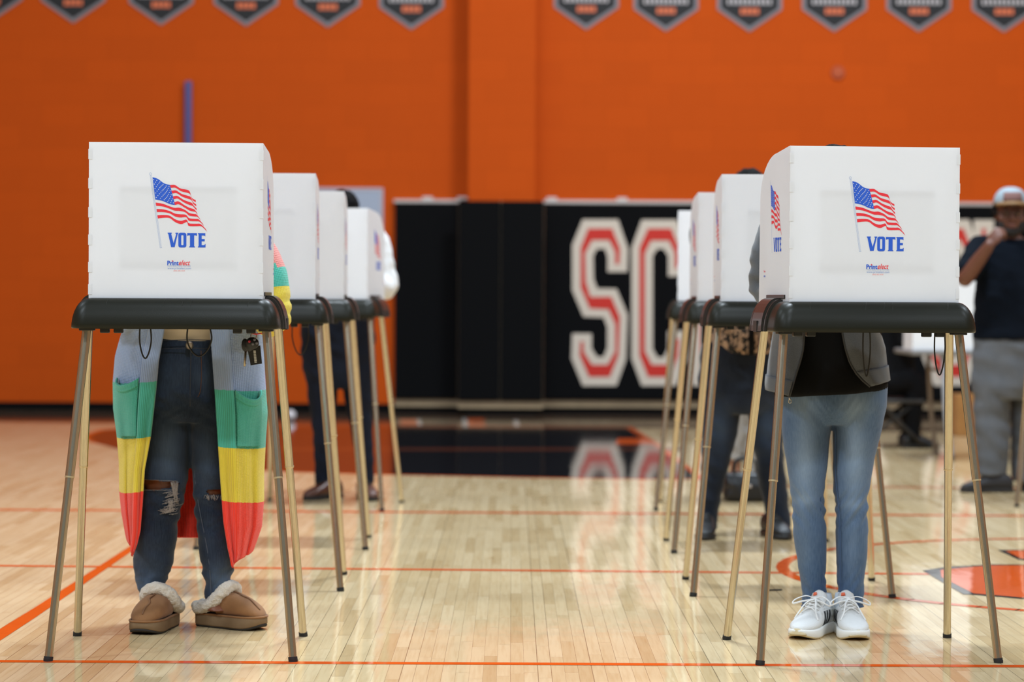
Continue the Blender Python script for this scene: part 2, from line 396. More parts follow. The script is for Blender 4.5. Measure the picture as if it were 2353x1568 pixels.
# ------------------------------------------------------------------ things on the wall
M_ban = mat('banner_black', (20, 20, 22), 0.7); M_bgr = mat('banner_grey', (124, 118, 122), 0.6); M_blt = mat('banner_lettering', (186, 178, 178), 0.7); M_bor = mat('banner_orange', (214, 108, 66), 0.7)
tips = [(-22, 50), (168, 53), (370, 58), (565, 60), (753, 63), (945, 68), (1347, 68), (1530, 72), (1722, 73), (1917, 73), (2111, 73), (2307, 74)]
YB = WALL_Y - 0.0101
bm0 = bmesh.new(); hw = 0.298; zt = 0.62
def pent(k, zk): return [(0, zk * 1.22), (hw - k, 0.205 + zk * 0.35), (hw - k, zt - k), (-hw + k, zt - k), (-hw + k, 0.205 + zk * 0.35)]
prism(bm0, [(x, 0, z) for x, z in pent(0, 0)], (0, 0.010, 0), 1)
poly(bm0, [(x, -0.0012, z) for x, z in pent(0.036, 0.036)], 0)
prism(bm0, [(x, -0.0016, z) for x, z in pent(0.012, 0.012)], (0, 0.0008, 0), 1)
poly(bm0, [(x, -0.0024, z) for x, z in pent(0.034, 0.034)], 0)
random.seed(3)
for zr, n, h in ((0.252, 10, 0.052), (0.40, 8, 0.06)):
    for k in range(n):
        w = 0.42 / n; x = -0.21 + k * w
        poly(bm0, [(x + w * 0.12, -0.003, zr), (x + w * 0.82, -0.003, zr), (x + w * 0.74, -0.003, zr + h * random.uniform(0.85, 1)), (x + w * 0.2, -0.003, zr + h)], 2)
for k in range(4):
    w = 0.045; x = -0.09 + k * w
    poly(bm0, [(x + 0.004, -0.003, 0.16), (x + w - 0.003, -0.003, 0.16), (x + w - 0.005, -0.003, 0.218), (x + 0.006, -0.003, 0.218)], 3)
mb = bpy.data.meshes.new('banner'); bmesh.ops.recalc_face_normals(bm0, faces=bm0.faces[:]); bm0.to_mesh(mb); bm0.free()
for m in (M_ban, M_bgr, M_blt, M_bor): mb.materials.append(m)
names = ['half out of frame at the left edge', 'first whole one from the left', 'second whole one from the left', 'above the left front booth', 'second one left of the pilaster', 'just left of the orange pilaster', 'just right of the orange pilaster', 'second one right of the pilaster', 'third one right of the pilaster', 'fourth one right of the pilaster', 'next to last on the right', 'last one at the right edge']
for (tx, ty), nm in zip(tips, names):
    o = bpy.data.objects.new('championship_banner', mb); COL.objects.link(o); o.location = P(tx, ty, YB) 
    tagp(o, label='black home-plate banner with grey border, ' + nm, cat='banner', group='banners along the top of the wall')
# blue strip, grey sign, round cover, ball
M_blue = mat('blue_violet_vinyl', (74, 70, 122), 0.6)
a = P(424, 186, WALL_Y - 0.06); b = P(440, 186, WALL_Y - 0.06)
t = empty('wall_strip', ((a.x + b.x) / 2, WALL_Y, 1.2), label='narrow blue violet upright strip on orange wall, above the left front booth', cat='strip')
bm = bmesh.new(); box(bm, ((a.x + b.x) / 2, WALL_Y - 0.035, (a.z + 1.2) / 2), (b.x - a.x, 0.05, a.z - 1.2), bev=0.012); obj('padding', bm, M_blue, t)
bm = bmesh.new(); box(bm, ((a.x + b.x) / 2, WALL_Y - 0.005, (a.z + 1.2) / 2), (b.x - a.x - 0.012, 0.01, a.z - 1.2)); obj('mounting_channel', bm, M_clip, t)
M_sign = mat('sign_grey_blue', (158, 166, 182), 0.5); M_sfr = mat('sign_rim', (176, 170, 178), 0.5)
a = P(640, 431, WALL_Y - 0.02); b = P(880, 560, WALL_Y - 0.02)
t = empty('wall_sign', ((a.x + b.x) / 2, WALL_Y, b.z), label='plain grey blue board on orange wall behind the left booths', cat='sign')
bm = bmesh.new(); box(bm, ((a.x + b.x) / 2, WALL_Y - 0.012, (a.z + b.z) / 2), (b.x - a.x - 0.05, 0.02, a.z - b.z - 0.05)); obj('panel', bm, M_sign, t, smooth=False)
bm = bmesh.new()
for x in (a.x, b.x): box(bm, (x + (0.014 if x == a.x else -0.014), WALL_Y - 0.013, (a.z + b.z) / 2), (0.028, 0.026, a.z - b.z), bev=0.004)
for z in (a.z, b.z): box(bm, ((a.x + b.x) / 2, WALL_Y - 0.013, z + (0.014 if z == b.z else -0.014)), (b.x - a.x - 0.057, 0.026, 0.028), bev=0.004)
obj('rim', bm, M_sfr, t, smooth=False)
c = P(1925, 167, WALL_Y)
M_cov = mat('cover_orange', (170, 66, 14), 0.5)
t = empty('wall_cover', (c.x, WALL_Y, c.z), label='small round orange painted cover plate high on the right of the wall', cat='wall cover')
bm = bmesh.new(); tube(bm, [(c.x, WALL_Y - 0.001, c.z), (c.x, WALL_Y - 0.02, c.z)], [0.065, 0.06], n=28); obj('plate', bm, M_cov, t, smooth=False)
bm = bmesh.new(); tube(bm, [(c.x, WALL_Y - 0.02, c.z), (c.x, WALL_Y - 0.035, c.z)], [0.026, 0.022], n=20); obj('knob', bm, mat('cover_knob', (196, 92, 40), 0.5), t, smooth=False)
c = FL(668, 966)
bm = bmesh.new(); ell(bm, (c.x, c.y - 0.05, 0.046), (0.046, 0.046, 0.046)); tube(bm, [(c.x + 0.0465 * math.cos(R(a)), c.y - 0.05 + 0.02 * math.sin(R(a * 2)), 0.046 + 0.042 * math.sin(R(a))) for a in range(0, 360, 15)], 0.0015, n=6, closed=True)
obj('ball', bm, mat('ball_white', (208, 200, 200), 0.5), label='small white ball lying on the floor near the baseboard', cat='ball')
# ------------------------------------------------------------------ voting booths
M_tray = mat('tray_plastic', (28, 28, 20), 0.36, spec=0.2, noise_amt=0.04, noise_scale=4, bump=0.05, bump_scale=400)
M_brk = mat('bracket_plastic', (46, 42, 38), 0.3, spec=0.4)
M_blk = mat('black_plastic', (16, 16, 16), 0.45)
M_leg = mat('anodised_leg', (196, 186, 164), 0.27, metal=1.0, noise_amt=0.06, noise_scale=6, stretch=(40, 40, 2))
M_legr = mat('leg_joint', (206, 188, 150), 0.35, metal=0.7)
M_foot = mat('rubber_foot', (24, 24, 24), 0.7)
M_cord = mat('elastic_cord', (18, 16, 15), 0.6)
M_pblue = mat('print_blue', (26, 84, 196), 0.6); M_pred = mat('print_red', (224, 38, 52), 0.6)
M_plight = mat('print_pale_blue', (150, 172, 212), 0.6); M_pink = mat('print_pale_red', (234, 170, 166), 0.6)
M_card = mat('placard_paper', (236, 236, 236), 0.7); M_cardb = mat('placard_band', (60, 84, 160), 0.7)
_n = M_card.node_tree; _t = _n.nodes.new('ShaderNodeBsdfTranslucent'); _t.inputs[0].default_value = lin((240, 240, 240)); _x = _n.nodes.new('ShaderNodeMixShader'); _x.inputs[0].default_value = 0.75
_n.links.new(_n.nodes['Principled BSDF'].outputs[0], _x.inputs[1]); _n.links.new(_t.outputs[0], _x.inputs[2]); _n.links.new(_x.outputs[0], _n.nodes['Material Output'].inputs[0])
def panel_mat():
    m = mat('corrugated_plastic', (238, 239, 243), 0.42, spec=0.4)
    nt = m.node_tree; b = nt.nodes['Principled BSDF']; L = nt.links
    tl = nt.nodes.new('ShaderNodeBsdfTranslucent'); tl.inputs[0].default_value = lin((240, 240, 240))
    mx = nt.nodes.new('ShaderNodeMixShader'); mx.inputs[0].default_value = 0.3
    L.new(b.outputs[0], mx.inputs[1]); L.new(tl.outputs[0], mx.inputs[2]); L.new(mx.outputs[0], nt.nodes['Material Output'].inputs[0])
    tc = nt.nodes.new('ShaderNodeTexCoord'); wv = nt.nodes.new('ShaderNodeTexWave'); wv.bands_direction = 'X'; wv.inputs['Scale'].default_value = 100
    L.new(tc.outputs['Object'], wv.inputs['Vector'])
    ns = nt.nodes.new('ShaderNodeTexNoise'); ns.inputs['Scale'].default_value = 9; L.new(tc.outputs['Object'], ns.inputs['Vector'])
    bp = nt.nodes.new('ShaderNodeBump'); bp.inputs['Strength'].default_value = 0.06; bp.inputs['Distance'].default_value = 0.002
    L.new(mth(nt, 'ADD', mth(nt, 'MULTIPLY', wv.outputs['Fac'], 0.15), ns.outputs[0]), bp.inputs['Height']); L.new(bp.outputs[0], b.inputs['Normal'])
    return m
M_pan = panel_mat()
PANM = [M_pan, M_pblue, M_pred, M_plight, M_pink]

TW, TD = 0.606, 0.43
PY = -0.165                       # plane of the front screen in booth space
def u_of(cx): return (cx - 160) / 1252 * 0.507 - 0.2535
def z_of(cy): return 1.505 - (cy - 90) / 1120 * 0.455

def spl(pts, t):
    n = len(pts) - 1; t = max(0, min(0.99999, t)) * n; i = int(t); f = t - i
    p0 = pts[max(0, i - 1)]; p1 = pts[i]; p2 = pts[i + 1]; p3 = pts[min(n, i + 2)]
    return tuple(0.5 * ((2 * b) + (-a + c) * f + (2 * a - 5 * b + 4 * c - d) * f * f + (-a + 3 * b - 3 * c + d) * f ** 3) for a, b, c, d in zip(p0, p1, p2, p3))
FTOP = [(617, 340), (655, 351), (700, 383), (742, 394), (778, 395), (818, 419), (862, 428), (884, 440), (901, 486), (928, 502)]
FBOT = [(656, 636), (700, 631), (742, 633), (782, 662), (826, 676), (866, 660), (878, 688), (935, 690), (972, 692), (1012, 730)]
FMID = [(636, 488), (690, 500), (740, 523), (777, 528), (806, 522), (848, 548), (884, 568), (912, 576), (924, 580), (938, 600)]
def flag_pt(u, v):
    a = spl(FTOP, u); m = spl(FMID, u); b = spl(FBOT, u)
    if v < 0.5:
        t = v / 0.5; return (a[0] + (m[0] - a[0]) * t, a[1] + (m[1] - a[1]) * t)
    t = (v - 0.5) / 0.5; return (m[0] + (b[0] - m[0]) * t, m[1] + (b[1] - m[1]) * t)
def print_polys():
    """the printed artwork as (material index, outline) in the coordinates it was measured in"""
    out = []
    N = 26
    uc = 0.335
    for k in range(13):
        if k % 2: continue
        v0, v1 = k / 13, (k + 1) / 13
        ua = uc if k < 7 else 0.0
        us = [ua + (1 - ua) * i / N for i in range(N + 1)]
        for a, b in zip(us, us[1:]):
            out.append((2, 0, [flag_pt(a, v0), flag_pt(b, v0), flag_pt(b, v1), flag_pt(a, v1)]))
    for i in range(10):
        a, b = uc * i / 10, uc * (i + 1) / 10
        for j in range(7):
            out.append((1, 0, [flag_pt(a, j / 13), flag_pt(b, j / 13), flag_pt(b, (j + 1) / 13), flag_pt(a, (j + 1) / 13)]))
    for r in range(9):
        for c in range(6 if r % 2 == 0 else 5):
            u = uc * (c * 2 + 1 + (r % 2)) / 12; v = 7 / 13 * (r + 1) / 10
            x, y = flag_pt(u, v); s = 5.2
            out.append((0, 1, [(x + s * (1 if q % 2 == 0 else 0.42) * math.sin(q * math.pi / 5 + 0.2), y - s * (1 if q % 2 == 0 else 0.42) * math.cos(q * math.pi / 5 + 0.2)) for q in range(10)]))
    def line(p, q, w):
        d = Vector((q[0] - p[0], q[1] - p[1])).normalized(); n = (-d.y * w / 2, d.x * w / 2)
        out.append((3, 0, [(p[0] + n[0], p[1] + n[1]), (q[0] + n[0], q[1] + n[1]), (q[0] - n[0], q[1] - n[1]), (p[0] - n[0], p[1] - n[1])]))
    for dx in (-6, -1, 5): line((605 + dx, 327), (679 + dx, 848), 1.4)
    line((672, 848), (687, 845), 1.4); line((598, 327), (611, 327), 1.4)
    for q in range(12):
        a, b = q * math.pi / 6, (q + 1) * math.pi / 6
        out.append((3, 0, [(602 + 9 * math.cos(a), 316 + 9 * math.sin(a)), (602 + 9 * math.cos(b), 316 + 9 * math.sin(b)), (602 + 7 * math.cos(b), 316 + 7 * math.sin(b)), (602 + 7 * math.cos(a), 316 + 7 * math.sin(a))]))
    V = [(727, 738), (757, 738), (757, 743), (753, 747), (770, 812), (788, 750), (783, 743), (783, 738), (804, 738), (804, 743), (799, 748), (778, 842), (752, 842), (732, 748), (727, 743)]
    T = [(868, 740), (938, 740), (938, 762), (930, 756), (918, 756), (918, 833), (924, 838), (924, 843), (882, 843), (882, 838), (888, 833), (888, 756), (876, 756), (868, 762)]
    E = [(945, 740), (998, 740), (998, 764), (990, 757), (972, 757), (972, 782), (994, 782), (994, 799), (972, 799), (972, 826), (990, 826), (1000, 816), (1000, 843), (945, 843), (945, 838), (950, 833), (950, 750), (945, 745)]
    for s in (V, T, E): out.append((1, 0, s))
    O1 = [(c[0] + 833, c[1] + 791) for c in rrect(29, 53, 15, 4)]; O2 = [(c[0] + 833, c[1] + 791) for c in rrect(8, 36, 5, 4)]
    for i in range(len(O1)):
        j = (i + 1) % len(O1); out.append((1, 0, [O1[i], O1[j], O2[j], O2[i]]))
    return out
def text_polys(body, x, y, w, mi, shear=0, bold=0, sy=1.0):
    vs, fs = text_mesh(body, w, shear, bold)
    return [(mi, 0, [(x + vs[i][0], y - vs[i][1] * sy) for i in f]) for f in fs]
ART = print_polys()
LOGO = text_polys('Print', 725, 971, 82, 1, 0, 0.03, 1.05) + text_polys('elect', 808, 971, 82, 2, 0.35, 0.012, 1.3)
LOGO += [(2, 0, [(763 + 8 * (1 if q % 2 == 0 else 0.4) * math.sin(q * math.pi / 5), 942 - 8 * (1 if q % 2 == 0 else 0.4) * math.cos(q * math.pi / 5)) for q in range(10)])]
LOGO += text_polys('YOUR ELECTIONS PARTNER', 726, 982, 168, 3) + text_polys('www.printelect.com', 727, 1000, 169, 3, 0, 0.01) + text_polys('(800) 882-4500', 770, 1016, 82, 4, 0, 0.01)
SIDE_TXT = text_polys('Voters', 0, 0, 62, 2, 0.2, 0.02) + [(m, l, [(x, y + 36) for x, y in p]) for m, l, p in text_polys('choice', 0, 0, 60, 1, 0, 0.03)]

def put_print(bm, polys, fn, off):
    for mi, lv, pts in polys:
        f = bm.faces.new([bm.verts.new(fn(p, off * (1 + lv))) for p in pts]); f.material_index = mi

def mk(name, bm, mats, smooth=True, keep=False):
    me = bpy.data.meshes.new(name)
    if not keep: bmesh.ops.recalc_face_normals(bm, faces=bm.faces)
    bm.to_mesh(me); bm.free()
    for m in (mats if isinstance(mats, (list, tuple)) else [mats]): me.materials.append(m)
    if smooth: me.polygons.foreach_set('use_smooth', [True] * len(me.polygons))
    return me
def slab(bm, outline, th, fn):
    a = [bm.verts.new(fn(p, 0)) for p in outline]; b = [bm.verts.new(fn(p, th)) for p in outline]
    n = len(a); fs = [bm.faces.new(a), bm.faces.new(b[::-1])] + [bm.faces.new((a[i], b[i], b[(i + 1) % n], a[(i + 1) % n])) for i in range(n)]
    bmesh.ops.recalc_face_normals(bm, faces=fs)

PARTS = {}
# tray: rounded rim all round, flaring towards the bottom
bm = bmesh.new()
rs = []
Z0, Z1 = 0.961, 1.050
for z, ins in [(Z0, 0.012), (Z0, 0.002), (Z0 + 0.004, 0.0)] + [(Z0 + (Z1 - Z0) * math.sin(a), 0.047 * (1 - math.cos(a))) for a in [R(d) for d in (10, 22, 34, 46, 56, 66, 74, 81, 87, 90)]] + [(Z1 - 0.002, 0.056), (Z1 - 0.012, 0.060), (Z1 - 0.014, 0.075)]:
    rs.append([(x, y, z) for x, y in rrect(TW / 2 - ins, TD / 2 - ins, 0.045 - 0.3 * min(ins, 0.05), 8)])
rings(bm, rs, 0)
# two faint mould ridges across the front rim
for x in (-0.20, -0.035, 0.02, 0.045, 0.21):
    tube(bm, [(x + 0.002 * k, -TD / 2 + 0.047 * (1 - math.cos(R(a))) + 0.0012, Z0 + (Z1 - Z0) * math.sin(R(a))) for k, a in enumerate((40, 50, 60, 70, 80))], [0.0006, 0.0016, 0.002, 0.0016, 0.0006], n=6)
PARTS['tray'] = mk('tray', bm, M_tray)
def side_profile(out, z0=Z0, z1=Z1):
    pts = [(TW / 2 - 0.05, z0)]
    for d in (0, 10, 22, 34, 46, 56, 66, 74, 82, 90):
        pts.append((TW / 2 + out - 0.047 * (1 - math.cos(R(d))), z0 + (z1 + out - z0) * math.sin(R(d))))
    pts.append((TW / 2 - 0.075, z1 + out))
    return pts
def bracket(sx):
    bm = bmesh.new()
    prism(bm, [(sx * x, -0.045, z) for x, z in side_profile(0.010)], (0, 0.145, 0), 0)
    for y in (-0.075, -0.052, 0.106, 0.128):
        prism(bm, [(sx * x, y, z) for x, z in side_profile(0.006)], (0, 0.011, 0), 0)
    box(bm, (sx * (TW / 2 - 0.052), 0.02, Z1 + 0.014), (0.012, 0.26, 0.012), 0, bev=0.002)
    box(bm, (sx * (TW / 2 + 0.0045), 0.035, Z0 + 0.014), (0.014, 0.05, 0.034), 1)
    return mk('end_bracket', bm, [M_brk, M_blk], smooth=False)
PARTS['bracketR'] = bracket(1); PARTS['bracketL'] = bracket(-1)
def leg_pts(sx, front):
    if front: return Vector((sx * 0.262, -0.135, 0.968)), Vector((sx * 0.353, -0.262, 0.0))
    return Vector((sx * 0.283, 0.035, 0.985)), Vector((sx * 0.350, 0.262, 0.0))
def fluted(bm, a, b, r, n=48):
    d = (b - a).normalized(); up = Vector((0, 1, 0)); u = (up - d * up.dot(d)).normalized(); w = d.cross(u)
    def ring(p): return [p + (u * math.cos(2 * math.pi * k / n) + w * math.sin(2 * math.pi * k / n)) * (r * (1 - (0.07 if k % 6 == 0 else 0.0))) for k in range(n)]
    rings(bm, [ring(a), ring(b)], 0, cap=False)
for sx in (-1, 1):
    for fr in (True, False):
        a, b = leg_pts(sx, fr); j = 0.445 if fr else 0.50
        m = a + (b - a) * (1 - j if False else 0.455 if fr else 0.455)
        key = ('leg', sx, fr)
        bm = bmesh.new(); fluted(bm, a, m, 0.0132); me1 = mk('leg', bm, M_leg)
        bm = bmesh.new(); fluted(bm, m, b + (a - b) * 0.012, 0.0118); me2 = mk('lower_tube', bm, M_leg)
        bm = bmesh.new(); d = (b - a).normalized(); tube(bm, [m - d * 0.003, m + d * 0.002], 0.0138, n=24); me3 = mk('joint_ring', bm, M_legr, smooth=False)
        bm = bmesh.new(); tube(bm, [b + (a - b) * 0.014, b + (a - b) * 0.006], 0.0135, n=24); rings(bm, [[(b.x + 0.0135 * math.cos(2 * math.pi * k / 24), b.y + 0.0135 * math.sin(2 * math.pi * k / 24), z) for k in range(24)] for z in (0.0005, 0.008)])
        me4 = mk('rubber_foot', bm, M_foot, smooth=False)
        PARTS[key] = (me1, me2, me3, me4)
bm = bmesh.new()
for x in (-0.215, -0.175, 0.175, 0.215): box(bm, (x, -0.10, Z0 - 0.006), (0.026, 0.03, 0.016), 0, bev=0.003)
for sx in (-1, 1): box(bm, (sx * 0.262, -0.135, Z0 - 0.001), (0.042, 0.045, 0.012), 0, bev=0.002)
box(bm, (0, 0, Z0 + 0.004), (TW - 0.06, TD - 0.06, 0.01), 0)
PARTS['underside'] = mk('latch_plate', bm, M_blk, smooth=False)
# front screen: a thin slab with the artwork
bm = bmesh.new()
hw = 0.2535
ol = [(-hw, 1.046), (hw, 1.046), (hw, 1.505), (-hw, 1.505)]
slab(bm, ol, 0.004, lambda p, t: (p[0], PY + t, p[1]))
put_print(bm, ART + LOGO, lambda p, o: (u_of(p[0]), PY - o, z_of(p[1])), 0.0005)
PARTS['front'] = mk('front_screen', bm, PANM, smooth=False, keep=True)
# side screens: rear top corner cut to a big curve; the hinge is the origin
SD = 0.435
def side_out():
    o = [(0, 1.046), (SD, 1.046), (SD - 0.012, 1.36)]
    for k in range(1, 11):
        a = R(90 * k / 10); o.append((SD - 0.012 - 0.25 * (1 - math.cos(a)) , 1.36 + 0.135 * math.sin(a)))
    o += [(0.012, 1.505), (0, 1.505)]
    return o
for sx, nm in ((1, 'sideR'), (-1, 'sideL')):
    bm = bmesh.new()
    slab(bm, side_out(), 0.004, lambda p, t: (-sx * t, p[0], p[1]))
    def fn(p, o, sx=sx):
        u = u_of(p[0]) + 0.02
        y = SD * 0.5 + (u if sx > 0 else -u)
        return (sx * o, y, z_of(p[1]) + (0.0))
    put_print(bm, ART, fn, 0.0005)
    put_print(bm, [(m, l, [(380 + x if sx < 0 else 1180 + x, 990 + y) for x, y in p]) for m, l, p in SIDE_TXT], fn, 0.0005)
    for z in (1.075, 1.14, 1.22, 1.30, 1.385, 1.47):            # hinge tabs through the front screen
        box(bm, (-sx * 0.004, -0.002, z), (0.011, 0.006, 0.030), 0)
    PARTS[nm] = mk('side_screen', bm, PANM, smooth=False, keep=True)
# notice fixed to the voter's side of the front screen
bm = bmesh.new()
def cz(px, py): return (u_of((px - 150) * 3.136), z_of((py - 300) * 3.136))
a = cz(272, 429); b = cz(540, 616)
box(bm, ((a[0] + b[0]) / 2, PY + 0.0065, (a[1] + b[1]) / 2), (b[0] - a[0], 0.0012, a[1] - b[1]), 0)
for z, h in ((a[1] - 0.009, 0.018), (b[1] + 0.009, 0.018)): box(bm, ((a[0] + b[0]) / 2, PY + 0.0055, z), (b[0] - a[0], 0.0012, h), 1)
PARTS['card'] = mk('notice_card', bm, [M_card, M_cardb], smooth=False)
def cord_mesh(x, w, drop, y):
    bm = bmesh.new()
    tube(bm, [(x - w / 2, y, Z0 + 0.002), (x - w * 0.52, y, Z0 - drop * 0.45), (x - w * 0.30, y, Z0 - drop * 0.85), (x, y, Z0 - drop), (x + w * 0.30, y, Z0 - drop * 0.8), (x + w * 0.5, y, Z0 - drop * 0.4), (x + w * 0.42, y, Z0 + 0.002)], 0.0024, n=8, sub=5)
    return mk('elastic_cord', bm, M_cord)

def booth(x, y, rz, label, sl=0.0, sr=0.0, cords=()):
    t = empty('voting_booth', (x, y, 0), R(rz), label=label, cat='voting booth', group='voting booths with white screens')
    def add(nm, me, par=None, loc=None, rot=0):
        o = bpy.data.objects.new(nm, me); COL.objects.link(o); o.parent = par or t
        if loc: o.location = loc
        o.rotation_euler = (0, 0, R(rot))
        return o
    add('tray', PARTS['tray']); add('end_bracket', PARTS['bracketL']); add('end_bracket', PARTS['bracketR']); add('latch_plate', PARTS['underside'])
    for sx in (-1, 1):
        for fr in (True, False):
            m1, m2, m3, m4 = PARTS[('leg', sx, fr)]
            l = add('leg', m1); add('lower_tube', m2, l); add('joint_ring', m3, l); add('rubber_foot', m4, l)
    f = add('front_screen', PARTS['front']); add('notice_card', PARTS['card'], f)
    add('side_screen', PARTS['sideL'], None, (-0.2535, PY + 0.004, 0), sl); add('side_screen', PARTS['sideR'], None, (0.2535, PY + 0.004, 0), sr)
    for c in cords: add('elastic_cord', cord_mesh(*c))
    return t
booth(-0.988, 7.235, 1.4, 'front voting booth of the left row, with the striped cardigan wearer behind it', cords=[(-0.112, 0.034, 0.092, 0.03), (0.05, 0.072, 0.085, 0.03)])
booth(1.045, 7.255, 5.8, 'front voting booth of the right row, with the light jeans wearer behind it', cords=[(0.02, 0.022, 0.135, 0.0), (0.245, 0.032, 0.13, 0.0)])
booth(-0.975, 8.92, 2.4, 'second booth of the left row, directly behind the left front booth', cords=[(0.19, 0.06, 0.12, 0.1)])
booth(-0.970, 10.36, 1.8, 'third booth of the left row, just in front of the white sleeved voter booth')
booth(-0.950, 12.27, -8.5, 'rearmost booth of the left row, with the white sleeved voter behind it')
booth(1.005, 8.83, -0.8, 'second booth of the right row, directly behind the right front booth')
booth(1.030, 10.30, 0.3, 'third booth of the right row, where the dark jeans voter stands')
booth(1.100, 12.32, -5.0, 'rearmost booth of the right row, showing only its white edge')
booth(3.000, 12.60, -12.0, 'booth mostly out of frame at far right, before the man in the cap')
# ------------------------------------------------------------------ people: shared pieces
def V3(*a): return Vector(a)
def frame(f, up=(0, 0, 1)):
    """matrix whose columns are right, forward, up"""
    f = Vector(f).normalized(); r = f.cross(Vector(up)).normalized(); u = r.cross(f)
    return Matrix((r, f, u)).transposed()
def head(bm, c, f, up=(0, 0, 1), s=1.0):
    M = frame(f, up); c = Vector(c)
    def at(x, y, z): return c + M @ Vector((x * s, y * s, z * s))
    E = lambda p, r, q=None: ell(bm, at(*p), [k * s for k in r], M @ q if q else M)
    E((0, -0.012, 0.028), (0.076, 0.094, 0.088)); E((0, 0.016, -0.035), (0.062, 0.070, 0.078)); E((0, 0.036, -0.082), (0.036, 0.038, 0.030))
    E((0, 0.072, 0.022), (0.056, 0.020, 0.012)); E((0, 0.090, -0.022), (0.017, 0.020, 0.014)); E((0, 0.084, -0.002), (0.010, 0.016, 0.028))
    E((0, 0.078, -0.052), (0.026, 0.014, 0.007)); E((0, 0.076, -0.063), (0.022, 0.014, 0.007))
    for k in (-1, 1):
        E((k * 0.076, -0.006, -0.006), (0.010, 0.020, 0.033)); E((k * 0.030, 0.070, 0.008), (0.016, 0.012, 0.012)); E((k * 0.048, 0.05, -0.022), (0.022, 0.022, 0.022))
    return M, at
def hand(bm, w, d, pn, curl=0.5, side=1, s=1.0, thumb=0.5):
    """palm and five fingers; w wrist, d direction of the palm, pn the way the palm faces, side +1 puts the thumb on the d x pn side"""
    d = Vector(d).normalized(); pn = Vector(pn); pn = (pn - d * pn.dot(d)).normalized(); x = d.cross(pn) * side; w = Vector(w)
    def at(a, b, c): return w + (x * a + d * b + pn * c) * s
    M = Matrix((x, d, pn)).transposed()
    ell(bm, at(0, 0.048, 0), [0.042 * s, 0.052 * s, 0.017 * s], M); ell(bm, at(0.022, 0.032, 0.008), [0.022 * s, 0.034 * s, 0.016 * s], M)
    for i, (a, L, b0) in enumerate(((0.031, 0.072, 0.088), (0.0105, 0.080, 0.094), (-0.0105, 0.074, 0.090), (-0.031, 0.058, 0.080))):
        seg = (0.46, 0.31, 0.23); ang = 0.15; p = at(a, b0 - 0.022, 0); pts = [p, at(a, b0, 0)]
        for j, q in enumerate(seg):
            ang += curl * (0.9, 1.15, 0.8)[j] + 0.02 * i
            pts.append(pts[-1] + (d * math.cos(ang) + pn * math.sin(ang)) * L * q * s)
        tube(bm, pts, [0.0095 * s, 0.0092 * s, 0.0086 * s, 0.0078 * s, 0.0068 * s], n=10, sub=3, round_ends=True)
    t0 = at(0.024, 0.018, 0.006); t1 = at(0.050, 0.042, 0.014 + 0.012 * thumb); t2 = at(0.052, 0.072, 0.022 + 0.026 * thumb); t3 = at(0.042, 0.094, 0.028 + 0.034 * thumb)
    tube(bm, [t0, t1, t2, t3], [0.013 * s, 0.0115 * s, 0.0098 * s, 0.0078 * s], n=10, sub=3, round_ends=True)
def limb(bm, pts, rad, n=20, sub=5): tube(bm, pts, rad, n=n, sub=sub, round_ends=True)
def pxr(rows, Y, k=1.0, pad=0.0):
    """rows of (photo y, left x, right x[, depth shift]) at depth Y -> loft rows"""
    out = []
    for r in rows:
        yy = Y + (r[3] if len(r) > 3 else 0.0)
        a = P(r[1], r[0], yy); b = P(r[2], r[0], yy); rx = (b.x - a.x) / 2
        out.append(((a.x + b.x) / 2, yy, (a.z + b.z) / 2, rx + pad, rx * (r[4] if len(r) > 4 else k) + pad))
    return out
def shrink(rows, k): return [(r[0], r[1], r[2], r[3] * k, r[4] * k) for r in rows]
def paint_faces(me, tests):
    for p in me.polygons:
        c = p.center
        for mi, fn in tests:
            if fn(c, p.normal): p.material_index = mi
M_eye = mat('eye_dark', (22, 16, 14), 0.2)
def skin(name, rgb): return mat(name, rgb, 0.5, noise_amt=0.06, noise_scale=30)
def body(root, M_skin, legs, torso, neck, headc, f, arms, up=(0, 0, 1), hs=1.0, voxel=0.0065, hands=(), lips=None):
    bm = bmesh.new()
    for rows in legs: hloft(bm, rows, 28)
    hloft(bm, torso, 32)
    M, at = head(bm, headc, f, up, hs)
    limb(bm, [neck, at(0, -0.022, -0.07), at(0, -0.015, -0.02)], [0.062, 0.054, 0.05])
    for a, r in arms: limb(bm, a, r)
    for h in hands: hand(bm, *h)
    me = remesh(bm, voxel, 3)
    mats = [M_skin, M_eye, lips or M_skin]
    for m in mats: me.materials.append(m)
    e1, e2, mo = at(-0.030, 0.080, 0.008), at(0.030, 0.080, 0.008), at(0, 0.090, -0.057)
    paint_faces(me, [(1, lambda c, n: (c - e1).length < 0.010 * hs or (c - e2).length < 0.010 * hs), (2, lambda c, n: (c - mo).length < 0.016 * hs)])
    o = link('body', me, mats, root)
    return M, at
def hair_cap(root, at, M, mat_h, s=1.0, low=-0.02, vol=1.0, name='hair', bun=None, length=0.0, n_amp=0.006):
    bm = bmesh.new()
    E = lambda p, r: ell(bm, at(*p), [k * s * vol for k in r], M, nu=28, nv=20)
    E((0, -0.024, 0.040), (0.083, 0.097, 0.088)); E((0, -0.055, -0.005), (0.080, 0.066, 0.085))
    for k in (-1, 1): E((k * 0.062, -0.022, 0.012), (0.022, 0.05, 0.055))
    if length: 
        for k in (-0.05, 0, 0.05): limb(bm, [at(k, -0.06, 0.0), at(k * 1.2, -0.085, -0.08), at(k * 1.3, -0.085, -0.08 - length)], [0.05, 0.045, 0.02])
    if bun: E(bun, (0.045, 0.045, 0.042))
    me = remesh(bm, 0.008, 2)
    displace(me, lambda c, n: n_amp * noise.noise(c * 55) + n_amp * 0.6 * noise.noise(c * 130))
    return link(name, me, mat_h, root)

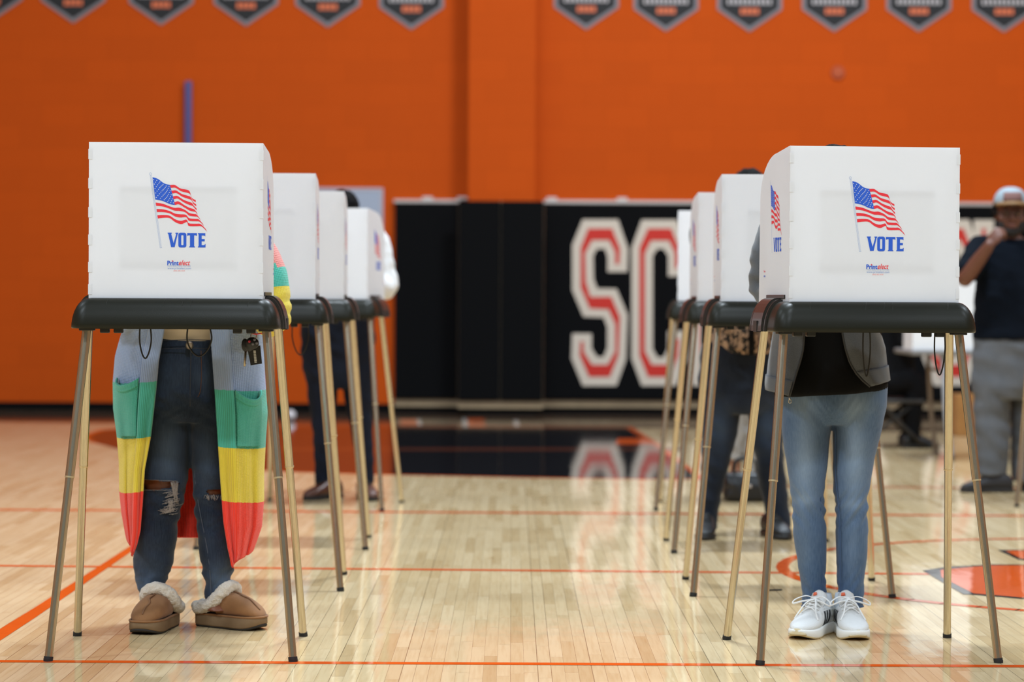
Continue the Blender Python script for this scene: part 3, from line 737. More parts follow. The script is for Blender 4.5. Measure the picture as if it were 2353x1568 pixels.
# ------------------------------------------------------------------ fabrics
def denim(name, dark, light, fade=0.5, scale=6, z0=0.55, z1=0.85, fine=0.25):
    """woven cotton: washed lighter in patches, fine upright streaks"""
    m = mat(name, dark, 0.85, spec=0.2, sheen=0.15)
    nt = m.node_tree; b = nt.nodes['Principled BSDF']; L = nt.links
    tc = nt.nodes.new('ShaderNodeTexCoord')
    n = nt.nodes.new('ShaderNodeTexNoise'); n.inputs['Scale'].default_value = scale; n.inputs['Detail'].default_value = 3; L.new(tc.outputs['Object'], n.inputs['Vector'])
    at = nt.nodes.new('ShaderNodeAttribute'); at.attribute_name = 'wash'
    mp = nt.nodes.new('ShaderNodeMapping'); mp.inputs['Scale'].default_value = (380, 380, 26); L.new(tc.outputs['Object'], mp.inputs['Vector'])
    n2 = nt.nodes.new('ShaderNodeTexNoise'); n2.inputs['Scale'].default_value = 1.0; n2.inputs['Detail'].default_value = 3; L.new(mp.outputs[0], n2.inputs['Vector'])
    f = mth(nt, 'ADD', mth(nt, 'MULTIPLY', n.outputs[0], fade), at.outputs['Fac'])
    f = mth(nt, 'ADD', f, mth(nt, 'MULTIPLY', mth(nt, 'SUBTRACT', n2.outputs[0], 0.5), fine * 2))
    r = nt.nodes.new('ShaderNodeValToRGB'); L.new(f, r.inputs[0]); e = r.color_ramp.elements
    e[0].position = 0.1; e[0].color = lin(dark); e[1].position = 0.95; e[1].color = lin(light)
    L.new(r.outputs[0], b.inputs['Base Color'])
    bp = nt.nodes.new('ShaderNodeBump'); bp.inputs['Strength'].default_value = 0.25; bp.inputs['Distance'].default_value = 0.001; L.new(n2.outputs[0], bp.inputs['Height']); L.new(bp.outputs[0], b.inputs['Normal'])
    return m
def set_wash(me, fn):
    a = me.attributes.new('wash', 'FLOAT', 'POINT')
    a.data.foreach_set('value', [fn(v.co) for v in me.vertices])
def knit(name, stops, rib=150.0, attr='stripe'):
    """striped knit: colours change where the stripe attribute passes whole numbers"""
    m = mat(name, stops[0], 0.9, spec=0.1, sheen=0.3)
    nt = m.node_tree; b = nt.nodes['Principled BSDF']; L = nt.links
    at = nt.nodes.new('ShaderNodeAttribute'); at.attribute_name = attr
    r = nt.nodes.new('ShaderNodeValToRGB'); r.color_ramp.interpolation = 'CONSTANT'; n = len(stops)
    L.new(mth(nt, 'DIVIDE', at.outputs['Fac'], float(n)), r.inputs[0]); e = r.color_ramp.elements
    while len(e) < n: e.new(0.5)
    for i, c in enumerate(stops): e[i].position = i / n; e[i].color = lin(c)
    tc = nt.nodes.new('ShaderNodeTexCoord'); sx = nt.nodes.new('ShaderNodeSeparateXYZ'); L.new(tc.outputs['UV'], sx.inputs[0])
    w1 = mth(nt, 'SINE', mth(nt, 'MULTIPLY', sx.outputs[0], 2 * math.pi * rib)); w2 = mth(nt, 'SINE', mth(nt, 'MULTIPLY', sx.outputs[1], 2 * math.pi * rib * 1.25))
    h = mth(nt, 'ADD', mth(nt, 'MULTIPLY', w1, 0.5), mth(nt, 'MULTIPLY', w2, 0.3))
    bp = nt.nodes.new('ShaderNodeBump'); bp.inputs['Strength'].default_value = 0.8; bp.inputs['Distance'].default_value = 0.002; L.new(h, bp.inputs['Height']); L.new(bp.outputs[0], b.inputs['Normal'])
    # shade in the gaps between stitches is painted into the colour
    mx = nt.nodes.new('ShaderNodeMixRGB'); mx.blend_type = 'MULTIPLY'; L.new(mth(nt, 'MULTIPLY', mth(nt, 'LESS_THAN', h, -0.45), 0.45), mx.inputs[0]); L.new(r.outputs[0], mx.inputs[1]); mx.inputs[2].default_value = (0.55, 0.55, 0.6, 1)
    L.new(mx.outputs[0], b.inputs['Base Color'])
    return m
def sheet(name, fn, ns, nt_, M, root, s0=0.0, s1=1.0, t0=0.0, t1=1.0, stripe=None, th=0.006, uvs=(1.0, 1.0), **k):
    """a cloth grid fn(s, t) -> point with a stripe attribute and UVs, given real thickness"""
    vs, uv, st = [], [], []
    for j in range(nt_ + 1):
        for i in range(ns + 1):
            s = s0 + (s1 - s0) * i / ns; t = t0 + (t1 - t0) * j / nt_
            vs.append(fn(s, t)); uv.append((s * uvs[0], t * uvs[1])); st.append(stripe(s, t) if stripe else 0.0)
    fs = [(j * (ns + 1) + i, j * (ns + 1) + i + 1, (j + 1) * (ns + 1) + i + 1, (j + 1) * (ns + 1) + i) for j in range(nt_) for i in range(ns)]
    me = bpy.data.meshes.new(name); me.from_pydata([tuple(v) for v in vs], [], fs)
    ul = me.uv_layers.new(name='UVMap'); ul.data.foreach_set('uv', [c for l in me.loops for c in uv[l.vertex_index]])
    a = me.attributes.new('stripe', 'FLOAT', 'POINT'); a.data.foreach_set('value', st)
    o = link(name, me, M, root, **k)
    m = o.modifiers.new('thickness', 'SOLIDIFY'); m.thickness = th; m.offset = 0
    return o

# ------------------------------------------------------------------ shoes
def shoe_frame(toe_px, heading, back):
    """matrix placing a shoe so its toe tip lies near a floor pixel; heading in degrees, 0 = towards the camera, + = picture right"""
    c = FL(*toe_px); a = R(heading); f = Vector((math.sin(a), -math.cos(a), 0)); M = Matrix((Vector((-f.y, f.x, 0)) * -1, f, Vector((0, 0, 1)))).transposed()
    o = c - f * back
    return lambda p: o + M @ Vector(p)
def outline(rows):
    """rows of (y, half width left, half width right) -> closed outline"""
    return [(-r[1], r[0]) for r in rows] + [(r[2], r[0]) for r in rows[::-1]]
def sole(bm, T, rows, z0, z1, grow=0.0, mi=0, sub=4):
    rr = smooth_rows(rows, sub); o = outline(rr)
    c = (0, sum(r[0] for r in rr) / len(rr))
    def lev(z, k): return [T((c[0] + (x - c[0]) * k, c[1] + (y - c[1]) * k, z(y) if callable(z) else z)) for x, y in o]
    rings(bm, [lev(z0, 0.97), lev(lambda y: (z0(y) if callable(z0) else z0) + 0.004, 1.0), lev(lambda y: (z1(y) if callable(z1) else z1) - 0.004, 1.0 + grow), lev(z1, 0.97 + grow)], mi)
def upper(bm, T, rows, n=28, mi=0, sub=5):
    """rows of (y, half width, z bottom, z top, x shift): dome shaped sections"""
    rr = smooth_rows(rows, sub); rs = []
    for y, hw, zb, zt, xs in rr:
        r = []
        for i in range(n):
            a = 2 * math.pi * i / n; c, s = se(a, 0.75)
            r.append(T((xs + hw * c * (1.0 if s < 0 else (1 - 0.12 * s)), y, (zb + zt) / 2 + (zt - zb) / 2 * s)))
        rs.append(r)
    rings(bm, rs, mi)
    return rr
def dress_shoe(root, T, Mu, Ms, Ml, L=0.28):
    k = L / 0.28
    bm = bmesh.new(); sole(bm, T, [(0, 0.012, 0.012), (0.01 * k, 0.028, 0.028), (0.07 * k, 0.031, 0.031), (0.14 * k, 0.035, 0.036), (0.20 * k, 0.047, 0.048), (0.25 * k, 0.038, 0.040), (0.28 * k, 0.008, 0.010)], 0.0, 0.024)
    so = obj('sole', bm, Ms, root)
    bm = bmesh.new(); upper(bm, T, [(0.004 * k, 0.022, 0.018, 0.075, 0), (0.03 * k, 0.034, 0.018, 0.10, 0), (0.08 * k, 0.037, 0.018, 0.105, 0), (0.12 * k, 0.037, 0.018, 0.098, 0), (0.17 * k, 0.043, 0.018, 0.078, 0), (0.22 * k, 0.044, 0.018, 0.062, 0), (0.26 * k, 0.030, 0.018, 0.046, 0), (0.276 * k, 0.010, 0.02, 0.032, 0)])
    u = obj('shoe', bm, Mu, root); so.parent = u; so.matrix_parent_inverse = wm(u).inverted()
    bm = bmesh.new()
    for y in (0.115, 0.135, 0.155, 0.172): tube(bm, [T((-0.022, y * k, 0.097 - (y - 0.115) * 0.32)), T((0, y * k + 0.004, 0.1075 - (y - 0.115) * 0.36)), T((0.022, y * k, 0.097 - (y - 0.115) * 0.32))], 0.0028, n=8, sub=3)
    obj('laces', bm, Ml, u)
    return u
# ================================================================== PERSON in the striped cardigan (left front booth)
Yc = 7.72
M_sk1 = skin('skin_brown', (126, 74, 48)); M_hair1 = mat('hair_black', (14, 12, 11), 0.85, spec=0.1, noise_amt=0.3, noise_scale=80)
r1 = empty('person', (P(440, 1460, Yc).x, Yc, 0), label='person in long rainbow striped cardigan, ripped dark jeans and fluffy tan slippers', cat='person')
pel = [(735, 345, 530), (780, 336, 538), (830, 318, 552), (880, 310, 558), (920, 308, 560), (948, 316, 552), (968, 332, 536)]
legA = [(895, 310, 434), (945, 308, 437), (1000, 312, 437), (1060, 316, 434), (1110, 319, 429), (1150, 320, 421), (1190, 317, 412), (1240, 308, 406), (1290, 306, 397), (1330, 313, 387), (1365, 320, 380), (1390, 322, 380)]
legB = [(895, 440, 558), (945, 438, 558), (1000, 439, 550), (1060, 441, 538), (1110, 444, 523), (1150, 446, 519), (1190, 449, 520), (1240, 455, 530), (1285, 461, 540), (1320, 466, 536), (1355, 470, 530), (1394, 471, 526)]
kk = 1.12
LA = pxr([r + (0.0 if r[0] < 1240 else -0.0, kk) for r in legA], Yc); LB = pxr([r + (0.0, kk) for r in legB], Yc)
PE = [(a, b, c, d, e * 0.65) for a, b, c, d, e in pxr(pel, Yc)]
# body under the clothes
bx = P(437, 690, Yc).x
tor = [(PE[0][0], Yc, 0.80, 0.11, 0.075), (bx, Yc, 0.90, 0.10, 0.07), (bx, Yc - 0.03, 1.05, 0.135, 0.10), (bx, Yc - 0.06, 1.20, 0.165, 0.115), (bx, Yc - 0.07, 1.29, 0.13, 0.09), (bx, Yc - 0.08, 1.34, 0.07, 0.06)]
hc = (bx, Yc - 0.16, 1.375); nk = V3(bx, Yc - 0.09, 1.31)
shR, elR, wrR = V3(bx + 0.185, Yc - 0.07, 1.285), V3(-0.752, 7.60, 1.015), V3(-0.86, 7.32, 1.115)
shL, elL, wrL = V3(bx - 0.185, Yc - 0.07, 1.285), V3(-1.278, 7.60, 1.050), V3(-1.14, 7.32, 1.115)
M1, at1 = body(r1, M_sk1, [shrink(LA, 0.80) + [(LA[-1][0], Yc, 0.10, 0.031, 0.035), (LA[-1][0] + 0.002, Yc - 0.02, 0.055, 0.04, 0.06)], shrink(LB, 0.80) + [(LB[-1][0] + 0.0, Yc, 0.10, 0.029, 0.033), (LB[-1][0] + 0.01, Yc - 0.02, 0.055, 0.045, 0.055)]],
     tor + [], nk, hc, (0, -1, -0.75), [([shR, (shR + elR) / 2, elR, (elR + wrR) / 2, wrR], [0.05, 0.045, 0.038, 0.036, 0.027]), ([shL, (shL + elL) / 2, elL, (elL + wrL) / 2, wrL], [0.05, 0.045, 0.038, 0.036, 0.027])],
     up=(0, -0.5, 1), hands=[(wrR, (-0.5, -0.85, -0.15), (0.1, -0.2, -1), 0.75, -1), (wrL, (0.5, -0.85, -0.2), (0, -0.2, -1), 0.35, 1)])
hair_cap(r1, at1, M1, M_hair1, bun=(0, -0.12, 0.0))
# jeans
M_j1 = denim('dark_denim', (17, 25, 41), (88, 106, 130), 0.34, scale=7, fine=0.16)
bm = bmesh.new()
hloft(bm, PE, 48); hloft(bm, LA, 40); hloft(bm, LB, 40)
me = remesh(bm, 0.0055, 5)
xcen = P(437, 940, Yc).x; zk = P(440, 1140, Yc).z; zcr = P(440, 940, Yc).z; zan = P(440, 1360, Yc).z
def wr1(c, n):
    a = noise.noise(V3(c.x * 9, c.y * 9, c.z * 34 + c.x * 16)); b = noise.noise(V3(c.x * 14 + 7, c.y * 14, c.z * 22))
    a -= 0.6 * abs(noise.noise(V3(c.x * 18 - 3, c.y * 12, c.z * 46 - c.x * 30)))
    kn = math.exp(-((c.z - zk + 0.03) / 0.08) ** 2); cr = math.exp(-((c.z - zcr - 0.01) / 0.06) ** 2); an = math.exp(-((c.z - zan - 0.04) / 0.07) ** 2)
    return 0.007 * a * (0.15 + kn * 1.4 + cr * 1.2 + an * 1.2) + 0.0025 * b
displace(me, wr1)
def surf(px, py, dy=0.0, legs=(LA, LB)):
    """front of the trouser leg behind a photograph pixel"""
    p = P(px, py, Yc); best = None
    for rows in legs:
        for a, b in zip(rows, rows[1:]):
            if b[2] <= p.z <= a[2]:
                t = (a[2] - p.z) / (a[2] - b[2]); cxx = a[0] + (b[0] - a[0]) * t; rx = a[3] + (b[3] - a[3]) * t; ry = a[4] + (b[4] - a[4]) * t
                q = (p.x - cxx) / rx
                if abs(q) < 1:
                    yy = Yc - ry * math.sqrt(1 - q * q)
                    if best is None or yy < best: best = yy
    if best is None: best = Yc - 0.07
    d = ray(px, py); return Vector((0, 0, EYE)) + d * ((best - dy) / d.y)
def inpoly(x, y, pl):
    c = False
    for (x1, y1), (x2, y2) in zip(pl, pl[1:] + pl[:1]):
        if (y1 > y) != (y2 > y) and x < (x2 - x1) * (y - y1) / (y2 - y1) + x1: c = not c
    return c
CMI = CM.inverted()
def to_px(p):
    q = CMI @ p; return (W / 2 + FPX * q.x / -q.z, H / 2 - FPX * q.y / -q.z)
holes = [[(320, 1096), (338, 1102), (372, 1106), (398, 1107), (413, 1111), (408, 1117), (397, 1119), (372, 1125), (352, 1128), (334, 1123), (320, 1115)], [(473, 1128), (490, 1126), (520, 1127), (520, 1137), (490, 1139), (476, 1135)]]
b2 = bmesh.new(); b2.from_mesh(me)
kill = []
for f in b2.faces:
    c = f.calc_center_median()
    if c.y < Yc - 0.01:
        q = to_px(c)
        if any(inpoly(q[0], q[1], h) for h in holes): kill.append(f)
bmesh.ops.delete(b2, geom=kill, context='FACES'); b2.to_mesh(me); b2.free()
def wash1(c):
    q = to_px(c); v = 0.09 + 0.16 * max(0, noise.noise(V3(c.x * 22, c.y * 22, c.z * 70))) * math.exp(-((q[1] - 1150) / 45) ** 2)
    for x, y, sx_, sy_, k in ((385, 1040, 32, 70, 0.46), (475, 1060, 24, 70, 0.26), (355, 1300, 30, 60, 0.14), (505, 1340, 34, 40, 0.5), (345, 1345, 34, 26, 0.4), (400, 850, 50, 40, 0.12), (470, 870, 25, 30, 0.18)):
        v += k * math.exp(-((q[0] - x) / sx_) ** 2 - ((q[1] - y) / sy_) ** 2)
    return v
set_wash(me, wash1)
jn = link('jeans', me, M_j1, r1)
# frayed white threads round the rips
M_thr = mat('frayed_thread', (158, 150, 144), 0.9)
random.seed(5)
bm = bmesh.new()
def thread(x0, y0, x1, y1, r=0.0009, k=3):
    pts = []; r *= 0.72
    for i in range(5):
        t = i / 4; pts.append(surf(x0 + (x1 - x0) * t + random.uniform(-k, k) * 0.4, y0 + (y1 - y0) * t + random.uniform(-k, k) * 0.4, 0.006))
    tube(bm, pts, r, n=6, sub=2)
for i in range(26): thread(398 + random.uniform(-6, 12), 1107 + random.uniform(-1, 4), 402 + random.uniform(-6, 8), 1150 + random.uniform(-14, 8), 0.0008)
for i in range(30):
    x, y = random.uniform(384, 412), random.uniform(1130, 1165); thread(x - random.uniform(6, 15), y + 3, x + random.uniform(4, 10), y - 2, 0.001)
for i in range(26):
    x, y = random.uniform(376, 404), random.uniform(1168, 1181); thread(x - random.uniform(6, 16), y + 3, x + random.uniform(3, 8), y - 1, 0.0011)
for i in range(14): thread(393 + random.uniform(-6, 6), 1150, 392 + random.uniform(-8, 10), 1176, 0.001)
for i in range(9): thread(325 + i * 9, 1127 - abs(i - 4) * 0.2, 336 + i * 9, 1127, 0.0009, 1)
for i in range(9): thread(325 + i * 9, 1102 + i * 0.5, 336 + i * 9, 1103 + i * 0.4, 0.0007, 1)
obj('frayed_threads', bm, M_thr, jn); bm = bmesh.new()
for i in range(26):
    x = random.uniform(472, 512); thread(x, 1138 + random.uniform(-1, 2), x + random.uniform(-5, 5), 1146 + random.uniform(-2, 5), 0.0009)
obj('frayed_threads', bm, M_thr, jn)
# waistband, fly, button
M_st = mat('seam_thread', (58, 62, 72), 0.8); M_rst = mat('rust_stitching', (112, 70, 40), 0.8); M_btn = mat('jeans_button', (178, 164, 148), 0.35, metal=0.8)
def fs(px, py, dy=0.0):
    p = P(px, py, Yc); q = (p.x - PE[2][0]) / PE[2][3]; yy = Yc - PE[2][4] * math.sqrt(max(0.05, 1 - q * q)); d = ray(px, py)
    return Vector((0, 0, EYE)) + d * ((yy - dy) / d.y)
bm = bmesh.new()
for y0 in (781, 800): tube(bm, [fs(x, y0 + abs(x - 437) * 0.03, 0.006) for x in range(372, 500, 8)], 0.0012, n=6)
tube(bm, [fs(439, 803, 0.008), fs(438, 850, 0.008), fs(437, 905, 0.010), fs(437, 935, 0.004)], 0.0017, n=8, sub=3)
obj('seam', bm, M_st, jn); bm = bmesh.new()
tube(bm, [fs(462, 806, 0.006), fs(463, 860, 0.006), fs(460, 900, 0.006), fs(450, 918, 0.006), fs(439, 922, 0.007)], 0.0009, n=6, sub=4)
obj('fly_stitching', bm, M_rst, jn)
bm = bmesh.new(); c = fs(435, 794, 0.012); tube(bm, [c + V3(0, 0.006, 0), c, c - V3(0, 0.003, 0)], [0.0125, 0.0125, 0.009], n=20); obj('button', bm, M_btn, jn, smooth=False)
# inner leg seams
bm = bmesh.new()
tube(bm, [surf(446, 1040, 0.004), surf(449, 1110, 0.004), surf(460, 1180, 0.005), surf(474, 1250, 0.005), surf(482, 1310, 0.004), surf(485, 1365, 0.004)], 0.0011, n=6, sub=5)
obj('seam', bm, mat('grey_stitching', (96, 104, 118), 0.8), jn)
# cream top
bm = bmesh.new()
hloft(bm, [(bx, Yc, 0.89, 0.11, 0.078), (bx, Yc, 0.925, 0.125, 0.098), (bx, Yc - 0.02, 1.03, 0.162, 0.134), (bx, Yc - 0.05, 1.17, 0.172, 0.125), (bx, Yc - 0.07, 1.28, 0.135, 0.098), (bx, Yc - 0.08, 1.32, 0.085, 0.075)], 40)
me = remesh(bm, 0.01, 3); displace(me, lambda c, n: 0.003 * noise.noise(c * 14))
link('top', me, mat('cream_cotton', (224, 208, 184), 0.85, bump=0.2, bump_scale=400), r1)
# cardigan
STR = [(232, 128, 128), (152, 172, 208), (84, 186, 164), (240, 214, 72), (255, 70, 52)]
M_kn = knit('rainbow_knit', STR, 1.0); M_kn.node_tree.nodes
Lin = [(470, 412), (600, 395), (757, 378), (830, 365), (900, 358), (1000, 346), (1080, 331), (1160, 326), (1220, 321), (1250, 314), (1279, 303)]
Lout = [(470, 362), (540, 320), (600, 296), (680, 290), (757, 284), (790, 274), (820, 266), (880, 261), (940, 262), (1000, 270), (1060, 275), (1130, 276), (1180, 281), (1230, 290), (1260, 297), (1279, 302.5)]
Rin = [(470, 462), (600, 473), (757, 483), (830, 489), (900, 494), (1000, 500), (1100, 507), (1200, 514), (1260, 524), (1306, 535)]
Rout = [(470, 512), (540, 560), (600, 588), (680, 596), (757, 602), (860, 607), (950, 613), (1010, 609), (1090, 605), (1150, 605), (1210, 600), (1245, 588), (1275, 577), (1295, 555), (1306, 536)]
dF, dB = 0.178, 0.185
TOPY = 478
def hem(s):
    if s < 0.25: return 1279 + (1238 - 1279) * (s / 0.25) ** 0.9
    if s > 0.75: return 1306 + (1262 - 1306) * ((1 - s) / 0.25) ** 0.9
    return 1238 + 24 * max(0, (s - 0.6) / 0.15) if s > 0.6 else 1236
STL = [(560, 0.0), (640, 1.0), (875, 2.0), (1003, 3.0), (1128, 4.0), (1279, 4.9)]
STRR = [(560, 0.0), (640, 1.0), (893, 2.0), (1026, 3.0), (1150, 4.0), (1310, 4.9)]
def lean(py): return -0.085 * max(0.0, (757 - py) / 280)
def coat(s, t, off=0.0):
    py = TOPY + (hem(s) - TOPY) * t
    y0 = Yc + lean(py)
    li, lo, ri, ro = (lerp_tab(T_, py) for T_ in (Lin, Lout, Rin, Rout))
    sh = min(1.0, 0.55 + (py - TOPY) / 220)            # shallower at the shoulders
    if py > 1180: sh *= 1 - 0.25 * (py - 1180) / 120
    fold = 0.010 * math.sin(s * 58 + py * 0.004) * min(1, max(0, (py - 800) / 300)) + 0.006 * math.sin(s * 120 + 2)*min(1, max(0, (py - 900) / 300))
    if s <= 0.25:
        a = (s / 0.25) * math.pi / 2; px = li + (lo - li) * math.sin(a) ** 1.15; y = y0 - (dF * sh + fold) * math.cos(a) ** 0.7
        nx, ny = -math.sin(a), -math.cos(a)
    elif s >= 0.75:
        a = ((1 - s) / 0.25) * math.pi / 2; px = ri + (ro - ri) * math.sin(a) ** 1.15; y = y0 - (dF * sh + fold) * math.cos(a) ** 0.7
        nx, ny = math.sin(a), -math.cos(a)
    else:
        a = (s - 0.25) / 0.5 * math.pi; m = (lo + ro) / 2; hwid = (ro - lo) / 2; px = m - hwid * math.cos(a); y = y0 + (dB * sh + fold) * math.sin(a)
        nx, ny = -math.cos(a), math.sin(a)
    d = ray(px, py); p = Vector((0, 0, EYE)) + d * (y / d.y)
    return p + Vector((nx, ny, 0)) * off
def cstripe(s, t):
    py = TOPY + (hem(s) - TOPY) * t
    a, b = lerp_tab(STL, py), lerp_tab(STRR, py)
    k = 0 if s < 0.25 else 1 if s > 0.75 else (s - 0.25) / 0.5
    bulge = 5 * math.sin(math.pi * min(1, max(0, (s if s < 0.5 else 1 - s) / 0.25)))
    a2, b2 = lerp_tab(STL, py - bulge), lerp_tab(STRR, py - bulge)
    if 0.25 < s < 0.75:
        q_ = 80 * math.sin(math.pi * k) ** 0.7; a2, b2 = lerp_tab(STL, py + q_), lerp_tab(STRR, py + q_)
    return a2 * (1 - k) + b2 * k + 0.012 * noise.noise(V3(s * 300, t * 40, 0))
UV = (150.0, 185.0)
ca = sheet('cardigan', coat, 200, 150, M_kn, r1, stripe=cstripe, uvs=UV)
# front bands
M_band = knit('rainbow_rib', STR, 1.0)
for s0, s1 in ((0.0, 0.066), (0.934, 1.0)):
    sheet('front_band', lambda s, t: coat(s, t, 0.008), 12, 150, M_band, ca, s0, s1, 0.0, 0.997, stripe=cstripe, th=0.008, uvs=(150.0, 0.0))
# pockets
M_pk = knit('pocket_rib', [(84, 186, 164), (84, 186, 164)], 1.0)
def tof(s, py): return (py - TOPY) / (hem(s) - TOPY)
def pocket(s0, s1, y0, y1, sag):
    def fn(u, v):
        s = s0 + (s1 - s0) * u; py = y0 + sag * (1 - (2 * u - 1) ** 2) + (y1 - y0 - sag * (1 - (2 * u - 1) ** 2)) * v
        return coat(s, tof(s, py), 0.008 + 0.016 * (1 - v) ** 3 * (1 - (2 * u - 1) ** 2) + 0.004 * (1 - (2 * u - 1) ** 4))
    p = sheet('pocket', fn, 30, 40, M_pk, ca, stripe=lambda u, v: 0.5, th=0.005, uvs=(26.0, 26.0), label='teal pocket')
    def fn2(u, v): return fn(u, v * 0.13) + Vector((0, -0.004, 0))
    sheet('pocket_edge', fn2, 30, 8, M_pk, p, stripe=lambda u, v: 0.5, th=0.005, uvs=(30.0, 1.0))
pocket(0.072, 0.172, 868, 1003, 17)
pocket(0.826, 0.928, 896, 1026, 22)
# sleeves
M_sl = knit('sleeve_knit', [(238, 148, 140), (84, 194, 174), (242, 218, 78)], 1.0)
def sleeve(pts, rad, zb):
    pp = smooth_rows([tuple(p) + (r,) for p, r in zip(pts, rad)], 10); n = len(pp) - 1
    def fn(s, t):
        i = min(n, int(round(t * n))); a = Vector(pp[i][:3]); q = Vector(pp[min(n, i + 1)][:3]) - Vector(pp[max(0, i - 1)][:3]); q.normalize()
        u = Vector((0, 1, 0)) - q * q.y; u.normalize(); w_ = q.cross(u); an = 2 * math.pi * s
        rr = pp[i][3] * (1 + 0.07 * math.sin(t * 70 + 3 * math.sin(an)) * (1 if t > 0.35 else 0.2))
        return a + (u * math.cos(an) + w_ * math.sin(an)) * rr
    tz = []
    def st(s, t):
        i = min(n, int(round(t * n))); z = fn(s, t).z
        if t > 0.55: return 2.4
        return 0.5 if z > zb[0] else 1.5 if z > zb[1] else 2.4
    sheet('sleeve', fn, 32, n, M_sl, ca, stripe=st, th=0.004, uvs=(60.0, 110.0))
sleeve([shR + V3(-0.03, 0, 0.0), (shR + elR) / 2 + V3(0.022, 0, 0), elR + V3(0.004, 0.01, 0.02), elR + V3(-0.005, -0.02, -0.03), (elR + wrR) / 2 + V3(-0.01, 0, -0.015), wrR], [0.066, 0.055, 0.049, 0.051, 0.046, 0.036], (1.155, 1.092))
sleeve([shL + V3(0.03, 0, 0.0), (shL + elL) / 2 + V3(0.016, 0, 0), elL + V3(0, 0.01, 0.02), elL + V3(0.005, -0.02, -0.02), (elL + wrL) / 2 + V3(0.01, 0, -0.01), wrL], [0.066, 0.055, 0.048, 0.050, 0.046, 0.036], (1.155, 1.092))
# slippers
M_sued = mat('tan_suede', (142, 97, 56), 0.9, sheen=0.15, noise_amt=0.08, noise_scale=40, bump=0.2, bump_scale=300); M_plat = mat('platform_sole', (128, 102, 72), 0.8, noise_amt=0.05, noise_scale=60)
M_fur = mat('white_fleece', (224, 212, 194), 0.95, sheen=0.6, bump=1.0, bump_scale=260); M_tread = mat('dark_tread', (40, 34, 28), 0.8); M_pipe = mat('suede_piping', (134, 96, 66), 0.8)
def slipper(toe, heading, L=0.262):
    T = shoe_frame(toe, heading, L); k = L / 0.262
    q = lambda *a: T((a[0], a[1] * k, a[2]))
    rows = [(0, 0.010, 0.010), (0.008 * k, 0.030, 0.030), (0.07 * k, 0.040, 0.040), (0.13 * k, 0.045, 0.046), (0.19 * k, 0.054, 0.055), (0.235 * k, 0.047, 0.048), (0.257 * k, 0.026, 0.028), (0.262 * k, 0.008, 0.008)]
    bm = bmesh.new(); sole(bm, T, rows, lambda y: 0.006 + 0.012 * max(0, (y / k - 0.20) / 0.06) ** 2, 0.042)
    so = obj('slipper', bm, M_plat, r1)
    bm = bmesh.new(); sole(bm, T, [(r[0], r[1] * 0.96, r[2] * 0.96) for r in rows], lambda y: 0.0005 + 0.010 * max(0, (y / k - 0.20) / 0.06) ** 2, lambda y: 0.009 + 0.012 * max(0, (y / k - 0.20) / 0.06) ** 2); obj('tread', bm, M_tread, so)
    bm = bmesh.new(); upper(bm, T, [(0.095 * k, 0.043, 0.036, 0.100, 0), (0.12 * k, 0.047, 0.036, 0.114, 0), (0.15 * k, 0.051, 0.036, 0.112, 0), (0.19 * k, 0.052, 0.036, 0.098, 0), (0.225 * k, 0.047, 0.036, 0.078, 0), (0.248 * k, 0.032, 0.036, 0.060, 0), (0.257 * k, 0.014, 0.038, 0.048, 0)], n=40); obj('vamp', bm, M_sued, so)
    bm = bmesh.new(); rr = smooth_rows([(r[0], r[1] * 0.97, r[2] * 0.97) for r in rows], 4); tube(bm, [T((x, y, 0.0425)) for x, y in outline(rr)], 0.0035, n=8, closed=True); obj('welt', bm, M_sued, so)
    bm = bmesh.new(); tube(bm, [q(0, 0.128, 0.1155), q(0.0, 0.16, 0.1125), q(0.004, 0.18, 0.105), q(-0.006, 0.20, 0.095), q(0.0, 0.225, 0.081), q(0, 0.245, 0.064)], 0.0024, n=8, sub=4); obj('piping', bm, M_pipe, so)
    bm = bmesh.new()
    ring_ = [q(0, 0.004, 0.062), q(0.026, 0.012, 0.062), q(0.040, 0.045, 0.066), q(0.046, 0.080, 0.078), q(0.046, 0.105, 0.098), q(0.034, 0.122, 0.120), q(0, 0.128, 0.132), q(-0.034, 0.122, 0.120), q(-0.046, 0.105, 0.098), q(-0.046, 0.080, 0.078), q(-0.040, 0.045, 0.066), q(-0.026, 0.012, 0.062)]
    pts = []
    for i in range(len(ring_)):
        for j in range(4):
            p0, p1, p2, p3 = (ring_[(i + d) % len(ring_)] for d in (-1, 0, 1, 2)); t = j / 4
            pts.append(0.5 * ((2 * p1) + (p2 - p0) * t + (2 * p0 - 5 * p1 + 4 * p2 - p3) * t * t + (-p0 + 3 * p1 - 3 * p2 + p3) * t ** 3))
    tube(bm, pts, 0.0205, n=14, closed=True)
    me = remesh(bm, 0.0034, 1)
    displace(me, lambda c, n: 0.0035 * noise.noise(c * 60) + 0.0022 * noise.noise(c * 190) + 0.0012 * noise.noise(c * 420))
    link('fleece_collar', me, M_fur, so)
slipper((322, 1461), -14)
slipper((607, 1449), 62, 0.25)

